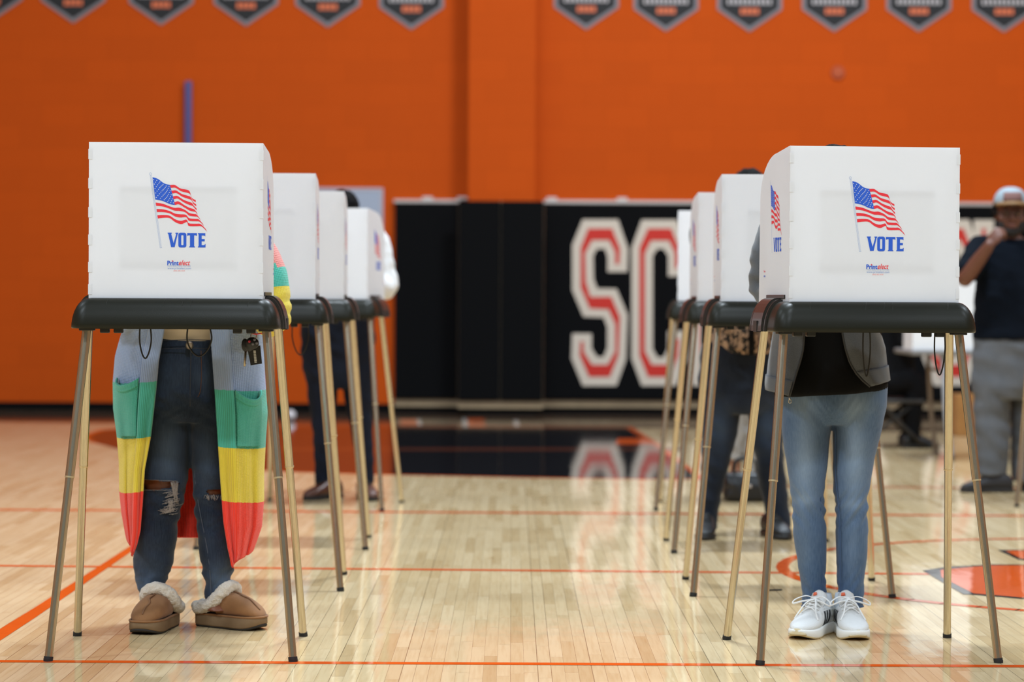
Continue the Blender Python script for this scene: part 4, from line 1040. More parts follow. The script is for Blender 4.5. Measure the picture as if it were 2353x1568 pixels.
# ================================================================== PERSON in light jeans (right front booth)
Y2 = 7.70
M_sk2 = skin('skin_tan', (150, 100, 74)); M_hair2 = mat('hair_dark_brown', (24, 18, 15), 0.85, spec=0.1, noise_amt=0.3, noise_scale=80)
r2 = empty('person', (P(1910, 1470, Y2).x, Y2, 0), label='person in light blue jeans, grey zip hoodie and white sneakers', cat='person')
lA = [(885, 1788, 1912), (925, 1790, 1912), (960, 1795, 1913), (1000, 1799, 1907), (1040, 1804, 1903), (1080, 1810, 1899), (1120, 1815, 1895), (1150, 1820, 1894), (1185, 1822, 1895), (1220, 1823, 1898), (1260, 1828, 1898), (1300, 1834, 1898), (1340, 1840, 1897), (1375, 1844, 1897), (1395, 1844, 1897)]
lB = [(885, 1912, 2038), (925, 1912, 2037), (960, 1913, 2030), (1000, 1915, 2022), (1040, 1915, 2012), (1080, 1914, 2004), (1120, 1916, 1998), (1150, 1917, 1993), (1185, 1920, 1993), (1220, 1921, 1994), (1260, 1922, 1993), (1300, 1923, 1989), (1340, 1925, 1984), (1375, 1925, 1982), (1395, 1925, 1982)]
LA2 = pxr([r + (0.0, 1.12) for r in lA], Y2, pad=0.001); LB2 = pxr([r + (0.0, 1.12) for r in lB], Y2, pad=0.001)
PE2 = [(a, b, c, d, e * 0.61) for a, b, c, d, e in pxr([(830, 1800, 2022), (870, 1790, 2034), (905, 1786, 2038), (935, 1788, 2037), (955, 1800, 2026), (975, 1822, 2004)], Y2)]
bx2 = P(1908, 800, Y2).x
tor2 = [(bx2, Y2, 0.80, 0.125, 0.082), (bx2, Y2, 0.95, 0.13, 0.095), (bx2, Y2 - 0.02, 1.10, 0.14, 0.11), (bx2, Y2 - 0.05, 1.25, 0.165, 0.11), (bx2, Y2 - 0.06, 1.34, 0.13, 0.085), (bx2, Y2 - 0.07, 1.385, 0.07, 0.06)]
hx = P(1915, 360, Y2 - 0.1).x
hc2 = (hx, Y2 - 0.13, 1.405)
s2R, e2R, w2R = V3(bx2 + 0.185, Y2 - 0.06, 1.33), V3(bx2 + 0.27, Y2 - 0.06, 1.08), V3(bx2 + 0.10, 7.35, 1.125)
s2L, e2L, w2L = V3(bx2 - 0.185, Y2 - 0.06, 1.33), V3(P(1768, 670, 7.62).x, 7.62, 1.07), V3(bx2 - 0.12, 7.36, 1.125)
M2_, at2 = body(r2, M_sk2, [shrink(LA2, 0.80) + [(LA2[-1][0], Y2, 0.10, 0.027, 0.030), (LA2[-1][0], Y2 - 0.02, 0.05, 0.03, 0.06)], shrink(LB2, 0.80) + [(LB2[-1][0], Y2, 0.10, 0.027, 0.030), (LB2[-1][0], Y2 - 0.02, 0.05, 0.03, 0.06)]], tor2, V3(bx2, Y2 - 0.08, 1.36), hc2, (0, -1, -0.8),
     [([s2R, (s2R + e2R) / 2, e2R, (e2R + w2R) / 2, w2R], [0.046, 0.042, 0.036, 0.034, 0.025]), ([s2L, (s2L + e2L) / 2, e2L, (e2L + w2L) / 2, w2L], [0.046, 0.042, 0.036, 0.034, 0.025])], up=(0, -0.5, 1),
     hands=[(w2R, (-0.5, -0.85, -0.2), (0.1, -0.2, -1), 0.75, -1), (w2L, (0.5, -0.85, -0.2), (0, -0.2, -1), 0.35, 1)])
hair_cap(r2, at2, M2_, M_hair2, length=0.12)
M_j2 = denim('light_denim', (48, 74, 108), (148, 170, 194), 0.25, scale=5, fine=0.14)
bm = bmesh.new(); hloft(bm, PE2, 48); hloft(bm, LA2, 40); hloft(bm, LB2, 40)
me = remesh(bm, 0.0042, 5)
zk2 = P(1900, 1165, Y2).z; zc2 = P(1912, 930, Y2).z
def wr2(c, n):
    dx = abs(c.x - bx2)
    kn = math.exp(-((c.z - zk2) / 0.055) ** 2); ank = math.exp(-((c.z - 0.13) / 0.06) ** 2); cr = math.exp(-((c.z - zc2) / 0.05) ** 2) * math.exp(-(dx / 0.10) ** 2)
    a = noise.noise(V3(c.x * 10, c.y * 10, c.z * 40 - dx * 60)); b = noise.noise(V3(c.x * 14 + 3, c.y * 14, c.z * 20))
    return 0.009 * (a - 0.5 * abs(b)) * (0.06 + kn + 0.7 * ank + 0.5 * cr) + 0.0018 * b
displace(me, wr2)
def wash2(c):
    q = to_px(c); v = 0.12
    for x, y, sx_, sy_, k in ((1850, 1060, 26, 110, 0.42), (1965, 1050, 26, 110, 0.42), (1850, 1260, 16, 70, 0.12), (1958, 1260, 16, 70, 0.12), (1850, 1150, 24, 12, 0.18), (1960, 1160, 24, 12, 0.18), (1850, 930, 40, 30, 0.2), (1970, 930, 40, 30, 0.2)):
        v += k * math.exp(-((q[0] - x) / sx_) ** 2 - ((q[1] - y) / sy_) ** 2)
    return v
set_wash(me, wash2)
j2 = link('jeans', me, M_j2, r2)
def surf2(px, py, dy=0.0):
    p = P(px, py, Y2); best = None
    for rows in (LA2, LB2):
        for a, b in zip(rows, rows[1:]):
            if b[2] <= p.z <= a[2]:
                t = (a[2] - p.z) / (a[2] - b[2]); c_, rx, ry = (a[k] + (b[k] - a[k]) * t for k in (0, 3, 4)); q = (p.x - c_) / rx
                if abs(q) < 1:
                    yy = Y2 - ry * math.sqrt(1 - q * q); best = yy if best is None else min(best, yy)
    d = ray(px, py); return Vector((0, 0, EYE)) + d * (((best or Y2 - 0.08) - dy) / d.y)
M_stb = mat('blue_stitching', (60, 84, 120), 0.8)
bm = bmesh.new()
for xs in (((1903, 985), (1898, 1050), (1893, 1100), (1886, 1150), (1887, 1220), (1889, 1290), (1888, 1370)), ((1919, 985), (1919, 1050), (1920, 1100), (1925, 1150), (1930, 1220), (1931, 1290), (1931, 1370))):
    tube(bm, [surf2(x, y, 0.003) for x, y in xs], 0.0014, n=6, sub=5)
tube(bm, [surf2(1911, 908, 0.004), surf2(1911, 925, 0.003)], 0.002, n=6)
obj('seam', bm, M_stb, j2)
for rows in (LA2, LB2):
    a = rows[-1]; bm = bmesh.new()
    for z, k, r in ((a[2] + 0.003, 1.035, 0.002), (a[2] + 0.014, 1.035, 0.0012)): tube(bm, [(a[0] + a[3] * k * math.cos(2 * math.pi * i / 36), a[1] + a[4] * k * math.sin(2 * math.pi * i / 36), z) for i in range(36)], r, n=6, closed=True)
    obj('hem_stitching', bm, M_stb, j2)
# black T-shirt
zh = P(1912, 905, Y2 - 0.1).z
bm = bmesh.new()
hloft(bm, [(bx2 + 0.003, Y2, zh - 0.004, 0.181, 0.142), (bx2 + 0.003, Y2, zh + 0.03, 0.180, 0.146), (bx2, Y2, 0.93, 0.165, 0.14), (bx2, Y2 - 0.02, 1.08, 0.16, 0.132), (bx2, Y2 - 0.05, 1.24, 0.178, 0.126), (bx2, Y2 - 0.06, 1.335, 0.145, 0.10), (bx2, Y2 - 0.07, 1.365, 0.085, 0.08)], 44)
me = remesh(bm, 0.009, 3); displace(me, lambda c, n: 0.004 * noise.noise(V3(c.x * 12, c.y * 12, c.z * 9)))
for v in me.vertices:
    if v.co.z < zh + 0.03: v.co.z += 0.012 * (v.co.x - bx2) / 0.18
link('shirt', me, mat('black_cotton', (12, 12, 13), 0.9, spec=0.15), r2)
# grey hoodie: open sheet round the body
M_hood = mat('grey_marl_fleece', (84, 87, 92), 0.95, spec=0.1, sheen=0.3, noise_amt=0.14, noise_scale=420, bump=0.25, bump_scale=500)
HLin = [(430, 1885), (560, 1866), (700, 1852), (765, 1848), (800, 1846), (830, 1839), (860, 1829), (885, 1822), (914, 1813)]
HLout = [(430, 1822), (480, 1798), (560, 1785), (700, 1782), (765, 1778), (830, 1767), (880, 1762), (896, 1763), (914, 1765)]
HRin = [(430, 1930), (560, 1932), (700, 1932), (765, 1935), (800, 1942), (830, 1951), (855, 1964), (875, 1982), (889, 1999), (914, 2010)]
HRout = [(430, 1994), (480, 2016), (560, 2022), (700, 2022), (765, 2022), (800, 2033), (840, 2037), (872, 2041), (914, 2044)]
def hem2(s):
    if s < 0.25: u = s / 0.25; return 913 - 18 * u ** 0.6
    if s > 0.75: u = (1 - s) / 0.25; return 889 - 16 * u
    return 895 - 22 * (s - 0.25) / 0.5
T2 = 452
def hood(s, t, off=0.0):
    py = T2 + (hem2(s) - T2) * t; y0 = Y2 - 0.065 * max(0.0, (757 - py) / 300)
    li, lo, ri, ro = (lerp_tab(T_, py) for T_ in (HLin, HLout, HRin, HRout)); sh = min(1.0, 0.6 + (py - T2) / 250)
    f_ = 0.006 * math.sin(s * 44 + py * 0.02) * min(1, max(0, (py - 600) / 200)); dF_, dB_ = 0.168, 0.16
    if s <= 0.25: a = (s / 0.25) * math.pi / 2; px = li + (lo - li) * math.sin(a); y = y0 - (dF_ * sh + f_) * math.cos(a) ** 0.7; n_ = (-math.sin(a), -math.cos(a))
    elif s >= 0.75: a = ((1 - s) / 0.25) * math.pi / 2; px = ri + (ro - ri) * math.sin(a); y = y0 - (dF_ * sh + f_) * math.cos(a) ** 0.7; n_ = (math.sin(a), -math.cos(a))
    else: a = (s - 0.25) / 0.5 * math.pi; m = (lo + ro) / 2; px = m - (ro - lo) / 2 * math.cos(a); y = y0 + (dB_ * sh + f_) * math.sin(a); n_ = (-math.cos(a), math.sin(a))
    d = ray(px, py); return Vector((0, 0, EYE)) + d * (y / d.y) + Vector((n_[0], n_[1], 0)) * off
ho = sheet('hoodie', hood, 150, 90, M_hood, r2, th=0.006)
sheet('hem_band', lambda s, t: hood(s, 1 - 34 / (hem2(s) - T2) + t * 34 / (hem2(s) - T2), 0.004), 150, 6, M_hood, ho, 0.012, 0.988, th=0.006)
M_zip = mat('zip_tape', (44, 44, 46), 0.7); M_ztab = mat('zip_metal', (190, 180, 160), 0.3, metal=1.0)
for s in (0.0, 1.0):
    bm = bmesh.new(); tube(bm, [hood(s, i / 30, 0.003) for i in range(31)], 0.0032, n=8); obj('zip', bm, M_zip, ho)
bm = bmesh.new(); a = hood(0.0, 1.0, 0.004); tube(bm, [a, a + V3(0.001, -0.002, -0.008)], 0.0025, n=8); tube(bm, [a + V3(0.002 + 0.004 * math.cos(R(k)), -0.002, -0.013 - 0.006 * math.sin(R(k))) for k in range(0, 360, 30)], 0.0013, n=6, closed=True); obj('zip_pull', bm, M_ztab, ho)
for sg, (s_, e_, w_) in ((1, (s2R, e2R, w2R)), (-1, (s2L, e2L, w2L))):
    bm = bmesh.new(); limb(bm, [s_ - V3(sg * 0.04, 0, 0), (s_ + e_) / 2 + V3(sg * 0.008, 0, 0), e_ + V3(0, 0.01, 0.01), (e_ + w_) / 2 + V3(0, 0, -0.015), w_], [0.068, 0.060, 0.054, 0.052, 0.036], n=24)
    me = remesh(bm, 0.007, 3); displace(me, lambda c, n: 0.011 * noise.noise(V3(c.x * 16, c.y * 16, c.z * 34 + c.x * 20)) * (0.3 + math.exp(-((c.z - 1.10) / 0.07) ** 2)))
    link('sleeve', me, M_hood, ho)
bm = bmesh.new(); limb(bm, [(bx2 - 0.09, Y2 + 0.0, 1.33), (bx2 - 0.06, Y2 + 0.07, 1.345), (bx2, Y2 + 0.09, 1.345), (bx2 + 0.06, Y2 + 0.07, 1.345), (bx2 + 0.09, Y2, 1.33)], [0.026, 0.04, 0.046, 0.04, 0.026]); obj('hood', bm, M_hood, ho)
# sneakers
M_mesh = mat('white_mesh', (226, 226, 224), 0.75, bump=0.6, bump_scale=420); M_mid = mat('white_foam', (230, 228, 222), 0.55); M_out = mat('rubber_cream', (206, 188, 150), 0.6); M_lace = mat('white_lace', (238, 238, 236), 0.85)
M_strp = mat('stripe_black', (22, 22, 24), 0.5); M_heel = mat('pale_grey_panel', (196, 196, 188), 0.6); M_sock = mat('sock_pale', (214, 222, 230), 0.9, bump=0.5, bump_scale=300); M_tab = mat('tongue_orange', (236, 110, 74), 0.7)
def sneaker(toe, heading, L=0.265):
    T = shoe_frame(toe, heading, L); k = L / 0.28
    q = lambda *a: T((a[0], a[1] * k, a[2]))
    rows = [(0, 0.014, 0.014), (0.012 * k, 0.034, 0.034), (0.07 * k, 0.036, 0.036), (0.13 * k, 0.037, 0.039), (0.19 * k, 0.049, 0.050), (0.235 * k, 0.046, 0.046), (0.266 * k, 0.028, 0.028), (0.28 * k, 0.008, 0.008)]
    bm = bmesh.new(); sole(bm, T, rows, lambda y: 0.003 + 0.014 * max(0, (y / k - 0.215) / 0.065) ** 2, lambda y: 0.038 - 0.010 * min(1, max(0, (y / k - 0.06) / 0.2)) + 0.006 * max(0, (y / k - 0.215) / 0.065) ** 2)
    so = obj('sneaker', bm, M_mid, r2)
    bm = bmesh.new(); sole(bm, T, [(r[0], r[1] * 0.985, r[2] * 0.985) for r in rows], lambda y: 0.0004 + 0.014 * max(0, (y / k - 0.215) / 0.065) ** 2, lambda y: 0.009 + 0.016 * max(0, (y / k - 0.215) / 0.065) ** 2); obj('outsole', bm, M_out, so)
    U = [(0.006 * k, 0.024, 0.026, 0.086, 0), (0.03 * k, 0.035, 0.026, 0.094, 0), (0.07 * k, 0.037, 0.026, 0.092, 0), (0.11 * k, 0.037, 0.026, 0.097, 0), (0.15 * k, 0.041, 0.022, 0.088, 0), (0.19 * k, 0.046, 0.022, 0.069, 0), (0.23 * k, 0.043, 0.022, 0.056, 0), (0.262 * k, 0.026, 0.022, 0.046, 0), (0.274 * k, 0.011, 0.026, 0.038, 0)]
    bm = bmesh.new(); upper(bm, T, U, n=40); obj('mesh_upper', bm, M_mesh, so)
    bm = bmesh.new(); rings(bm, [[q(x * 0.030 * (1 - 0.45 * t) , 0.2660 + 0.0145 * (1 - x * x * 0.8) - t * 0.005, 0.016 + t * 0.020 * (1 - 0.5 * x * x)) for x in [i / 6 - 1 for i in range(13)]] for t in (0, 0.25, 0.5, 0.75, 1)], cap=False, closed=False); 
    o = obj('toe_guard', bm, M_out, so); m = o.modifiers.new('th', 'SOLIDIFY'); m.thickness = 0.003
    def side(y, h, sx, off=0.0015):
        r = [lerp_tab([(u[0], u[j]) for u in U], y * k) for j in (1, 2, 3)]; s = (h - (r[1] + r[2]) / 2) / ((r[2] - r[1]) / 2); s = max(-0.98, min(0.98, s))
        t = math.asin(abs(s) ** (1 / 0.75)); x = r[0] * abs(math.cos(t)) ** 0.75 * (1 if s < 0 else 1 - 0.12 * s)
        return T((sx * (x + off), y * k, h))
    for sx in (-1, 1):
        for y in (0.100, 0.122, 0.144):
            bm = bmesh.new(); pa = []
            for i in range(6):
                h = 0.034 + 0.044 * i / 5; yo = y - 0.020 * i / 5
                pa.append([side(yo, h, sx, 0.0005), side(yo, h, sx), side(yo + 0.006, h, sx, 0.0018), side(yo + 0.012, h, sx), side(yo + 0.012, h, sx, 0.0005)])
            rings(bm, pa, cap=False, closed=False); o = obj('side_stripe', bm, M_strp, so); m = o.modifiers.new('th', 'SOLIDIFY'); m.thickness = 0.0012
        bm = bmesh.new(); rings(bm, [[side(y, h, sx, 0.0012) for h in [0.03 + 0.05 * i / 8 for i in range(9)]] for y in [0.012 + 0.06 * j / 8 for j in range(9)]], cap=False, closed=False); o = obj('heel_panel', bm, M_heel, so); m = o.modifiers.new('th', 'SOLIDIFY'); m.thickness = 0.0012
    bm = bmesh.new(); rings(bm, [[q(x * w_, y - 0.008 * abs(x), z + 0.005 - 0.010 * x * x + d_) for d_, xs_ in ((0, [-1, -0.6, -0.2, 0.2, 0.6, 1]), (-0.006, [1, 0.6, 0.2, -0.2, -0.6, -1])) for x in xs_] for y, z, w_ in ((0.175, 0.072, 0.022), (0.15, 0.086, 0.024), (0.125, 0.100, 0.026), (0.105, 0.116, 0.027), (0.095, 0.130, 0.025), (0.092, 0.134, 0.018))]); tg = obj('tongue', bm, M_mesh, so)
    bm = bmesh.new(); prism(bm, [q(0.004, 0.1015, 0.122), q(0.018, 0.0995, 0.120), q(0.016, 0.0965, 0.130), q(0.006, 0.0975, 0.131)], (0, -0.003, 0.001)); obj('tongue_tab', bm, M_tab, tg)
    bm = bmesh.new()
    ey = [(0.176, 0.080), (0.160, 0.088), (0.144, 0.096), (0.128, 0.103), (0.114, 0.108)]
    for (ya, za), (yb, zb) in zip(ey, ey[1:]):
        for sx in (-1, 1): tube(bm, [q(-sx * 0.026, ya, za - 0.006), q(-sx * 0.012, (ya * 2 + yb) / 3, za + 0.006), q(0, (ya + yb) / 2, (za + zb) / 2 + 0.007), q(sx * 0.014, (ya + 2 * yb) / 3, zb + 0.004), q(sx * 0.027, yb, zb - 0.005)], 0.0026, n=8, sub=4, flat=0.6)
    kx = q(0, 0.124, 0.113)
    for sx in (-1, 1):
        tube(bm, [q(0, 0.124, 0.113), q(sx * 0.028, 0.132, 0.122), q(sx * 0.058, 0.150, 0.110), q(sx * 0.062, 0.158, 0.098), q(sx * 0.034, 0.146, 0.106), q(0, 0.126, 0.112)], 0.0029, n=8, sub=6, flat=0.6)
        tube(bm, [q(0, 0.126, 0.113), q(sx * 0.016, 0.160, 0.104), q(sx * 0.028, 0.190, 0.078), q(sx * 0.040, 0.200, 0.056)], 0.0027, n=8, sub=6, flat=0.6)
    ell(bm, kx, (0.007, 0.007, 0.006)); obj('laces', bm, M_lace, so)
    bm = bmesh.new(); tube(bm, [q(0, 0.060, 0.06), q(0, 0.060, 0.09), q(0, 0.060, 0.108), q(0, 0.060, 0.125)], [0.031, 0.031, 0.030, 0.027], n=28); obj('sock', bm, M_sock, so)
sneaker((1830, 1472), -30)
sneaker((1973, 1475), 5)
# ================================================================== people further back
M_white = mat('white_sweater', (214, 214, 214), 0.9, bump=0.2, bump_scale=300); M_navy = mat('navy_twill', (22, 27, 40), 0.85, spec=0.15, noise_amt=0.12, noise_scale=12)
M_brn = mat('brown_leather', (88, 50, 34), 0.4); M_dks = mat('dark_sole', (28, 24, 22), 0.7); M_bks = mat('black_leather', (18, 18, 19), 0.5)
M_blkc = mat('black_cloth', (13, 13, 15), 0.9, spec=0.12)
def garment(name, root, M, lofts, limbs=(), voxel=0.010, amp=0.006, fr=14, it=3, zs=1.6):
    bm = bmesh.new()
    for rows in lofts: hloft(bm, rows, 36)
    for a, r in limbs: limb(bm, a, r, n=20)
    me = remesh(bm, voxel, it)
    if amp: displace(me, lambda c, n: amp * noise.noise(V3(c.x * fr, c.y * fr, c.z * fr * zs + c.x * fr * 0.6)))
    return link(name, me, M, root)
def arm(s, e, w, r=(0.05, 0.045, 0.038, 0.036, 0.027)): return ([s, (s + e) / 2, e, (e + w) / 2, w], list(r))
def fat(a, k): return (a[0], [r * k for r in a[1]])

# ---- white sleeves, navy trousers, brown shoes (left rear booth)
Y3 = 12.72
x3c = P(778, 800, Y3).x
r3 = empty('person', (x3c, Y3, 0), label='person in white sweater, dark navy trousers and brown leather shoes', cat='person')
pe3 = [(a, b, c, d, e * 0.68) for a, b, c, d, e in pxr([(720, 694, 860), (760, 690, 862), (820, 692, 862), (860, 697, 860), (892, 706, 852)], Y3)]
la3 = pxr([(850, 698, 776, 0, 1.1), (908, 706, 775, 0, 1.1), (960, 714, 772, 0, 1.1), (1034, 719, 768, 0, 1.1), (1080, 722, 763, 0, 1.1), (1112, 724, 760, 0, 1.1), (1120, 724, 760, 0, 1.1)], Y3)
lb3 = pxr([(850, 784, 860, 0, 1.1), (908, 790, 858, 0, 1.1), (960, 800, 857, 0, 1.1), (1034, 814, 859, 0, 1.1), (1080, 820, 860, 0, 1.1), (1106, 824, 860, 0, 1.1), (1114, 824, 860, 0, 1.1)], Y3)
s3R, e3R, w3R = V3(x3c + 0.19, Y3 - 0.04, 1.36), V3(P(885, 650, Y3 - 0.05).x, Y3 - 0.05, 1.12), V3(x3c + 0.13, Y3 - 0.33, 1.12)
s3L, e3L, w3L = V3(x3c - 0.19, Y3 - 0.04, 1.36), V3(x3c - 0.27, Y3 - 0.06, 1.12), V3(x3c - 0.10, Y3 - 0.33, 1.12)
tr3 = [(x3c, Y3, 0.80, 0.14, 0.095), (x3c, Y3, 0.95, 0.14, 0.10), (x3c, Y3 - 0.01, 1.12, 0.155, 0.11), (x3c, Y3 - 0.03, 1.27, 0.175, 0.11), (x3c, Y3 - 0.03, 1.36, 0.14, 0.085), (x3c, Y3 - 0.04, 1.41, 0.07, 0.06)]
hd3 = (P(788, 500, Y3 - 0.08).x, Y3 - 0.09, 1.485)
a3 = [arm(s3R, e3R, w3R), arm(s3L, e3L, w3L)]
Mh, ath = body(r3, M_sk1, [shrink(la3, 0.85) + [(la3[-1][0], Y3 - 0.02, 0.07, 0.022, 0.022)], shrink(lb3, 0.85) + [(lb3[-1][0], Y3 - 0.02, 0.07, 0.022, 0.022)]], tr3, V3(x3c, Y3 - 0.05, 1.38), hd3, (0, -1, -0.6), a3, up=(0, -0.4, 1), hands=[(w3R, (-0.5, -0.85, -0.2), (0.1, -0.2, -1), 0.75, -1), (w3L, (0.5, -0.85, -0.2), (0, -0.2, -1), 0.35, 1)], voxel=0.008)
hair_cap(r3, ath, Mh, M_hair1, vol=1.03)
garment('trousers', r3, M_navy, [pe3, la3, lb3], amp=0.008, fr=12)
garment('sweater', r3, M_white, [[(x3c, Y3, 1.00, 0.165, 0.125), (x3c, Y3, 1.06, 0.178, 0.135), (x3c, Y3 - 0.01, 1.15, 0.178, 0.13), (x3c, Y3 - 0.03, 1.28, 0.19, 0.125), (x3c, Y3 - 0.03, 1.365, 0.15, 0.10), (x3c, Y3 - 0.04, 1.395, 0.085, 0.075)]], [(a3[0][0], [0.075, 0.072, 0.068, 0.06, 0.040]), (a3[1][0], [0.072, 0.068, 0.062, 0.055, 0.040])], amp=0.009, fr=15)
dress_shoe(r3, shoe_frame((700, 1151), -38, 0.28), M_brn, M_dks, M_dks)
dress_shoe(r3, shoe_frame((856, 1153), 16, 0.28), M_brn, M_dks, M_dks)

# ---- dark jacket over a leopard print blouse, dark jeans, black shoes (third booth of the right row)
Y4 = 10.82
x4c = P(1712, 850, Y4).x
r4 = empty('person', (x4c, Y4, 0), label='person in dark jeans, black jacket and leopard print blouse behind right row', cat='person')
M_dj = denim('indigo_denim', (14, 19, 30), (70, 88, 112), 0.25, scale=5, fine=0.12)
pe4 = [(a, b, c, d, e * 0.72) for a, b, c, d, e in pxr([(790, 1610, 1808), (840, 1606, 1808), (890, 1604, 1808), (925, 1612, 1800), (950, 1630, 1784)], Y4)]
la4 = pxr([(870, 1606, 1708, 0, 1.1), (920, 1608, 1706, 0, 1.1), (1000, 1612, 1692, 0, 1.1), (1060, 1611, 1678, 0, 1.1), (1100, 1610, 1668, 0, 1.1), (1160, 1606, 1655, 0, 1.15), (1205, 1600, 1648, 0, 1.2), (1218, 1600, 1646, 0, 1.2)], Y4)
lb4 = pxr([(870, 1712, 1804, 0, 1.1), (920, 1714, 1802, 0, 1.1), (1000, 1726, 1800, 0, 1.1), (1060, 1736, 1802, 0, 1.1), (1100, 1742, 1805, 0, 1.1), (1160, 1754, 1812, 0, 1.15), (1205, 1766, 1819, 0, 1.2), (1216, 1768, 1820, 0, 1.2)], Y4)
s4R, e4R, w4R = V3(x4c + 0.19, Y4 - 0.04, 1.36), V3(x4c + 0.25, Y4 - 0.06, 1.10), V3(x4c + 0.12, Y4 - 0.33, 1.12)
s4L, e4L, w4L = V3(x4c - 0.19, Y4 - 0.04, 1.36), V3(P(1628, 760, Y4).x, Y4 - 0.02, 1.10), V3(x4c - 0.12, Y4 - 0.33, 1.12)
tr4 = [(x4c, Y4, 0.78, 0.15, 0.10), (x4c, Y4, 0.95, 0.145, 0.10), (x4c, Y4 - 0.01, 1.12, 0.15, 0.11), (x4c, Y4 - 0.03, 1.27, 0.175, 0.11), (x4c, Y4 - 0.03, 1.36, 0.14, 0.085), (x4c, Y4 - 0.04, 1.42, 0.07, 0.06)]
hd4 = (P(1720, 470, Y4 - 0.05).x, Y4 - 0.07, 1.502)
a4 = [arm(s4R, e4R, w4R), arm(s4L, e4L, w4L)]
Mh, ath = body(r4, M_sk1, [shrink(la4, 0.85) + [(la4[-1][0], Y4 - 0.02, 0.07, 0.022, 0.022)], shrink(lb4, 0.85) + [(lb4[-1][0], Y4 - 0.02, 0.07, 0.022, 0.022)]], tr4, V3(x4c, Y4 - 0.05, 1.39), hd4, (0, -1, -0.6), a4, up=(0, -0.4, 1), hands=[(w4R, (-0.5, -0.85, -0.2), (0.1, -0.2, -1), 0.75, -1), (w4L, (0.5, -0.85, -0.2), (0, -0.2, -1), 0.35, 1)], voxel=0.008)
hair_cap(r4, ath, Mh, M_hair1, vol=1.04, length=0.06)
o = garment('jeans', r4, M_dj, [pe4, la4, lb4], amp=0.009, fr=12)
set_wash(o.data, lambda c: 0.05 + 0.35 * (math.exp(-((to_px(c)[0] - 1655) / 22) ** 2 - ((to_px(c)[1] - 985) / 45) ** 2) + math.exp(-((to_px(c)[0] - 1765) / 24) ** 2 - ((to_px(c)[1] - 985) / 45) ** 2)))
def leopard():
    m = mat('leopard_print', (150, 122, 98), 0.8); nt = m.node_tree; b = nt.nodes['Principled BSDF']; L = nt.links
    tc = nt.nodes.new('ShaderNodeTexCoord'); mp = nt.nodes.new('ShaderNodeMapping'); mp.inputs['Scale'].default_value = (1, 1, 0.7); L.new(tc.outputs['Object'], mp.inputs['Vector'])
    n = nt.nodes.new('ShaderNodeTexNoise'); n.inputs['Scale'].default_value = 58; n.inputs['Detail'].default_value = 2; n.inputs['Distortion'].default_value = 0.8; L.new(mp.outputs[0], n.inputs['Vector'])
    r = nt.nodes.new('ShaderNodeValToRGB'); e = r.color_ramp.elements; e[0].position = 0.49; e[0].color = lin((20, 16, 14)); e[1].position = 0.53; e[1].color = lin((168, 138, 112)); L.new(n.outputs[0], r.inputs[0]); L.new(r.outputs[0], b.inputs['Base Color'])
    return m
zb4 = P(1712, 815, Y4 - 0.12).z
garment('blouse', r4, leopard(), [[(x4c, Y4, zb4, 0.165, 0.15), (x4c, Y4, zb4 + 0.08, 0.168, 0.152), (x4c, Y4, 1.10, 0.165, 0.14), (x4c, Y4 - 0.02, 1.26, 0.18, 0.13), (x4c, Y4 - 0.03, 1.36, 0.15, 0.10), (x4c, Y4 - 0.04, 1.405, 0.085, 0.075)]], amp=0.006)
bm = bmesh.new()
zb = P(1712, 890, Y4 - 0.1).z
hloft(bm, [(x4c, Y4 + 0.01, zb, 0.198, 0.142), (x4c, Y4 + 0.01, zb + 0.10, 0.198, 0.145), (x4c, Y4 + 0.01, zb4 + 0.0, 0.192, 0.142)], 36)
hloft(bm, [(x4c, Y4 + 0.035, zb4 - 0.04, 0.196, 0.140), (x4c, Y4 + 0.035, 1.12, 0.190, 0.138), (x4c, Y4 + 0.015, 1.28, 0.20, 0.13), (x4c, Y4 + 0.005, 1.375, 0.16, 0.105), (x4c, Y4 - 0.005, 1.41, 0.10, 0.085)], 36)
for a in a4: limb(bm, a[0], [0.068, 0.064, 0.058, 0.055, 0.040], n=20)
me = remesh(bm, 0.010, 3); displace(me, lambda c, n: 0.007 * noise.noise(c * 14)); jk = link('jacket', me, M_blkc, r4)
bm = bmesh.new(); pts = [V3(x4c + 0.012, Y4 - 0.155, zb4 + 0.22), V3(x4c + 0.012, Y4 - 0.156, zb4 + 0.10), V3(x4c + 0.012, Y4 - 0.156, zb4)]; tube(bm, pts, [0.012, 0.013, 0.013], n=10); obj('scarf_end', bm, M_blkc, jk)
dress_shoe(r4, shoe_frame((1620, 1243), -6, 0.27), M_bks, M_bks, M_bks)
dress_shoe(r4, shoe_frame((1808, 1243), 14, 0.28), M_bks, M_bks, M_bks)

# ---- grey trousers, half hidden between the dark jeans
Y7 = 13.45
x7 = P(1712, 900, Y7).x
M_gry = mat('grey_linen', (146, 142, 138), 0.9, noise_amt=0.08, noise_scale=20)
r7 = empty('person', (x7, Y7, 0), label='person in loose grey trousers seen between the legs of the dark jeans voter', cat='person')
pe7 = [(a, b, c, d, e * 0.70) for a, b, c, d, e in pxr([(770, 1650, 1790), (830, 1646, 1792), (880, 1652, 1786), (905, 1666, 1772)], Y7)]
la7 = pxr([(870, 1652, 1718, 0, 1.1), (930, 1668, 1724, 0, 1.1), (1000, 1672, 1716, 0, 1.1), (1050, 1674, 1706, 0, 1.1), (1058, 1674, 1706, 0, 1.1)], Y7)
lb7 = pxr([(870, 1720, 1786, 0, 1.1), (930, 1718, 1778, 0, 1.1), (1000, 1712, 1764, 0, 1.1), (1082, 1708, 1750, 0, 1.1), (1092, 1708, 1750, 0, 1.1)], Y7)
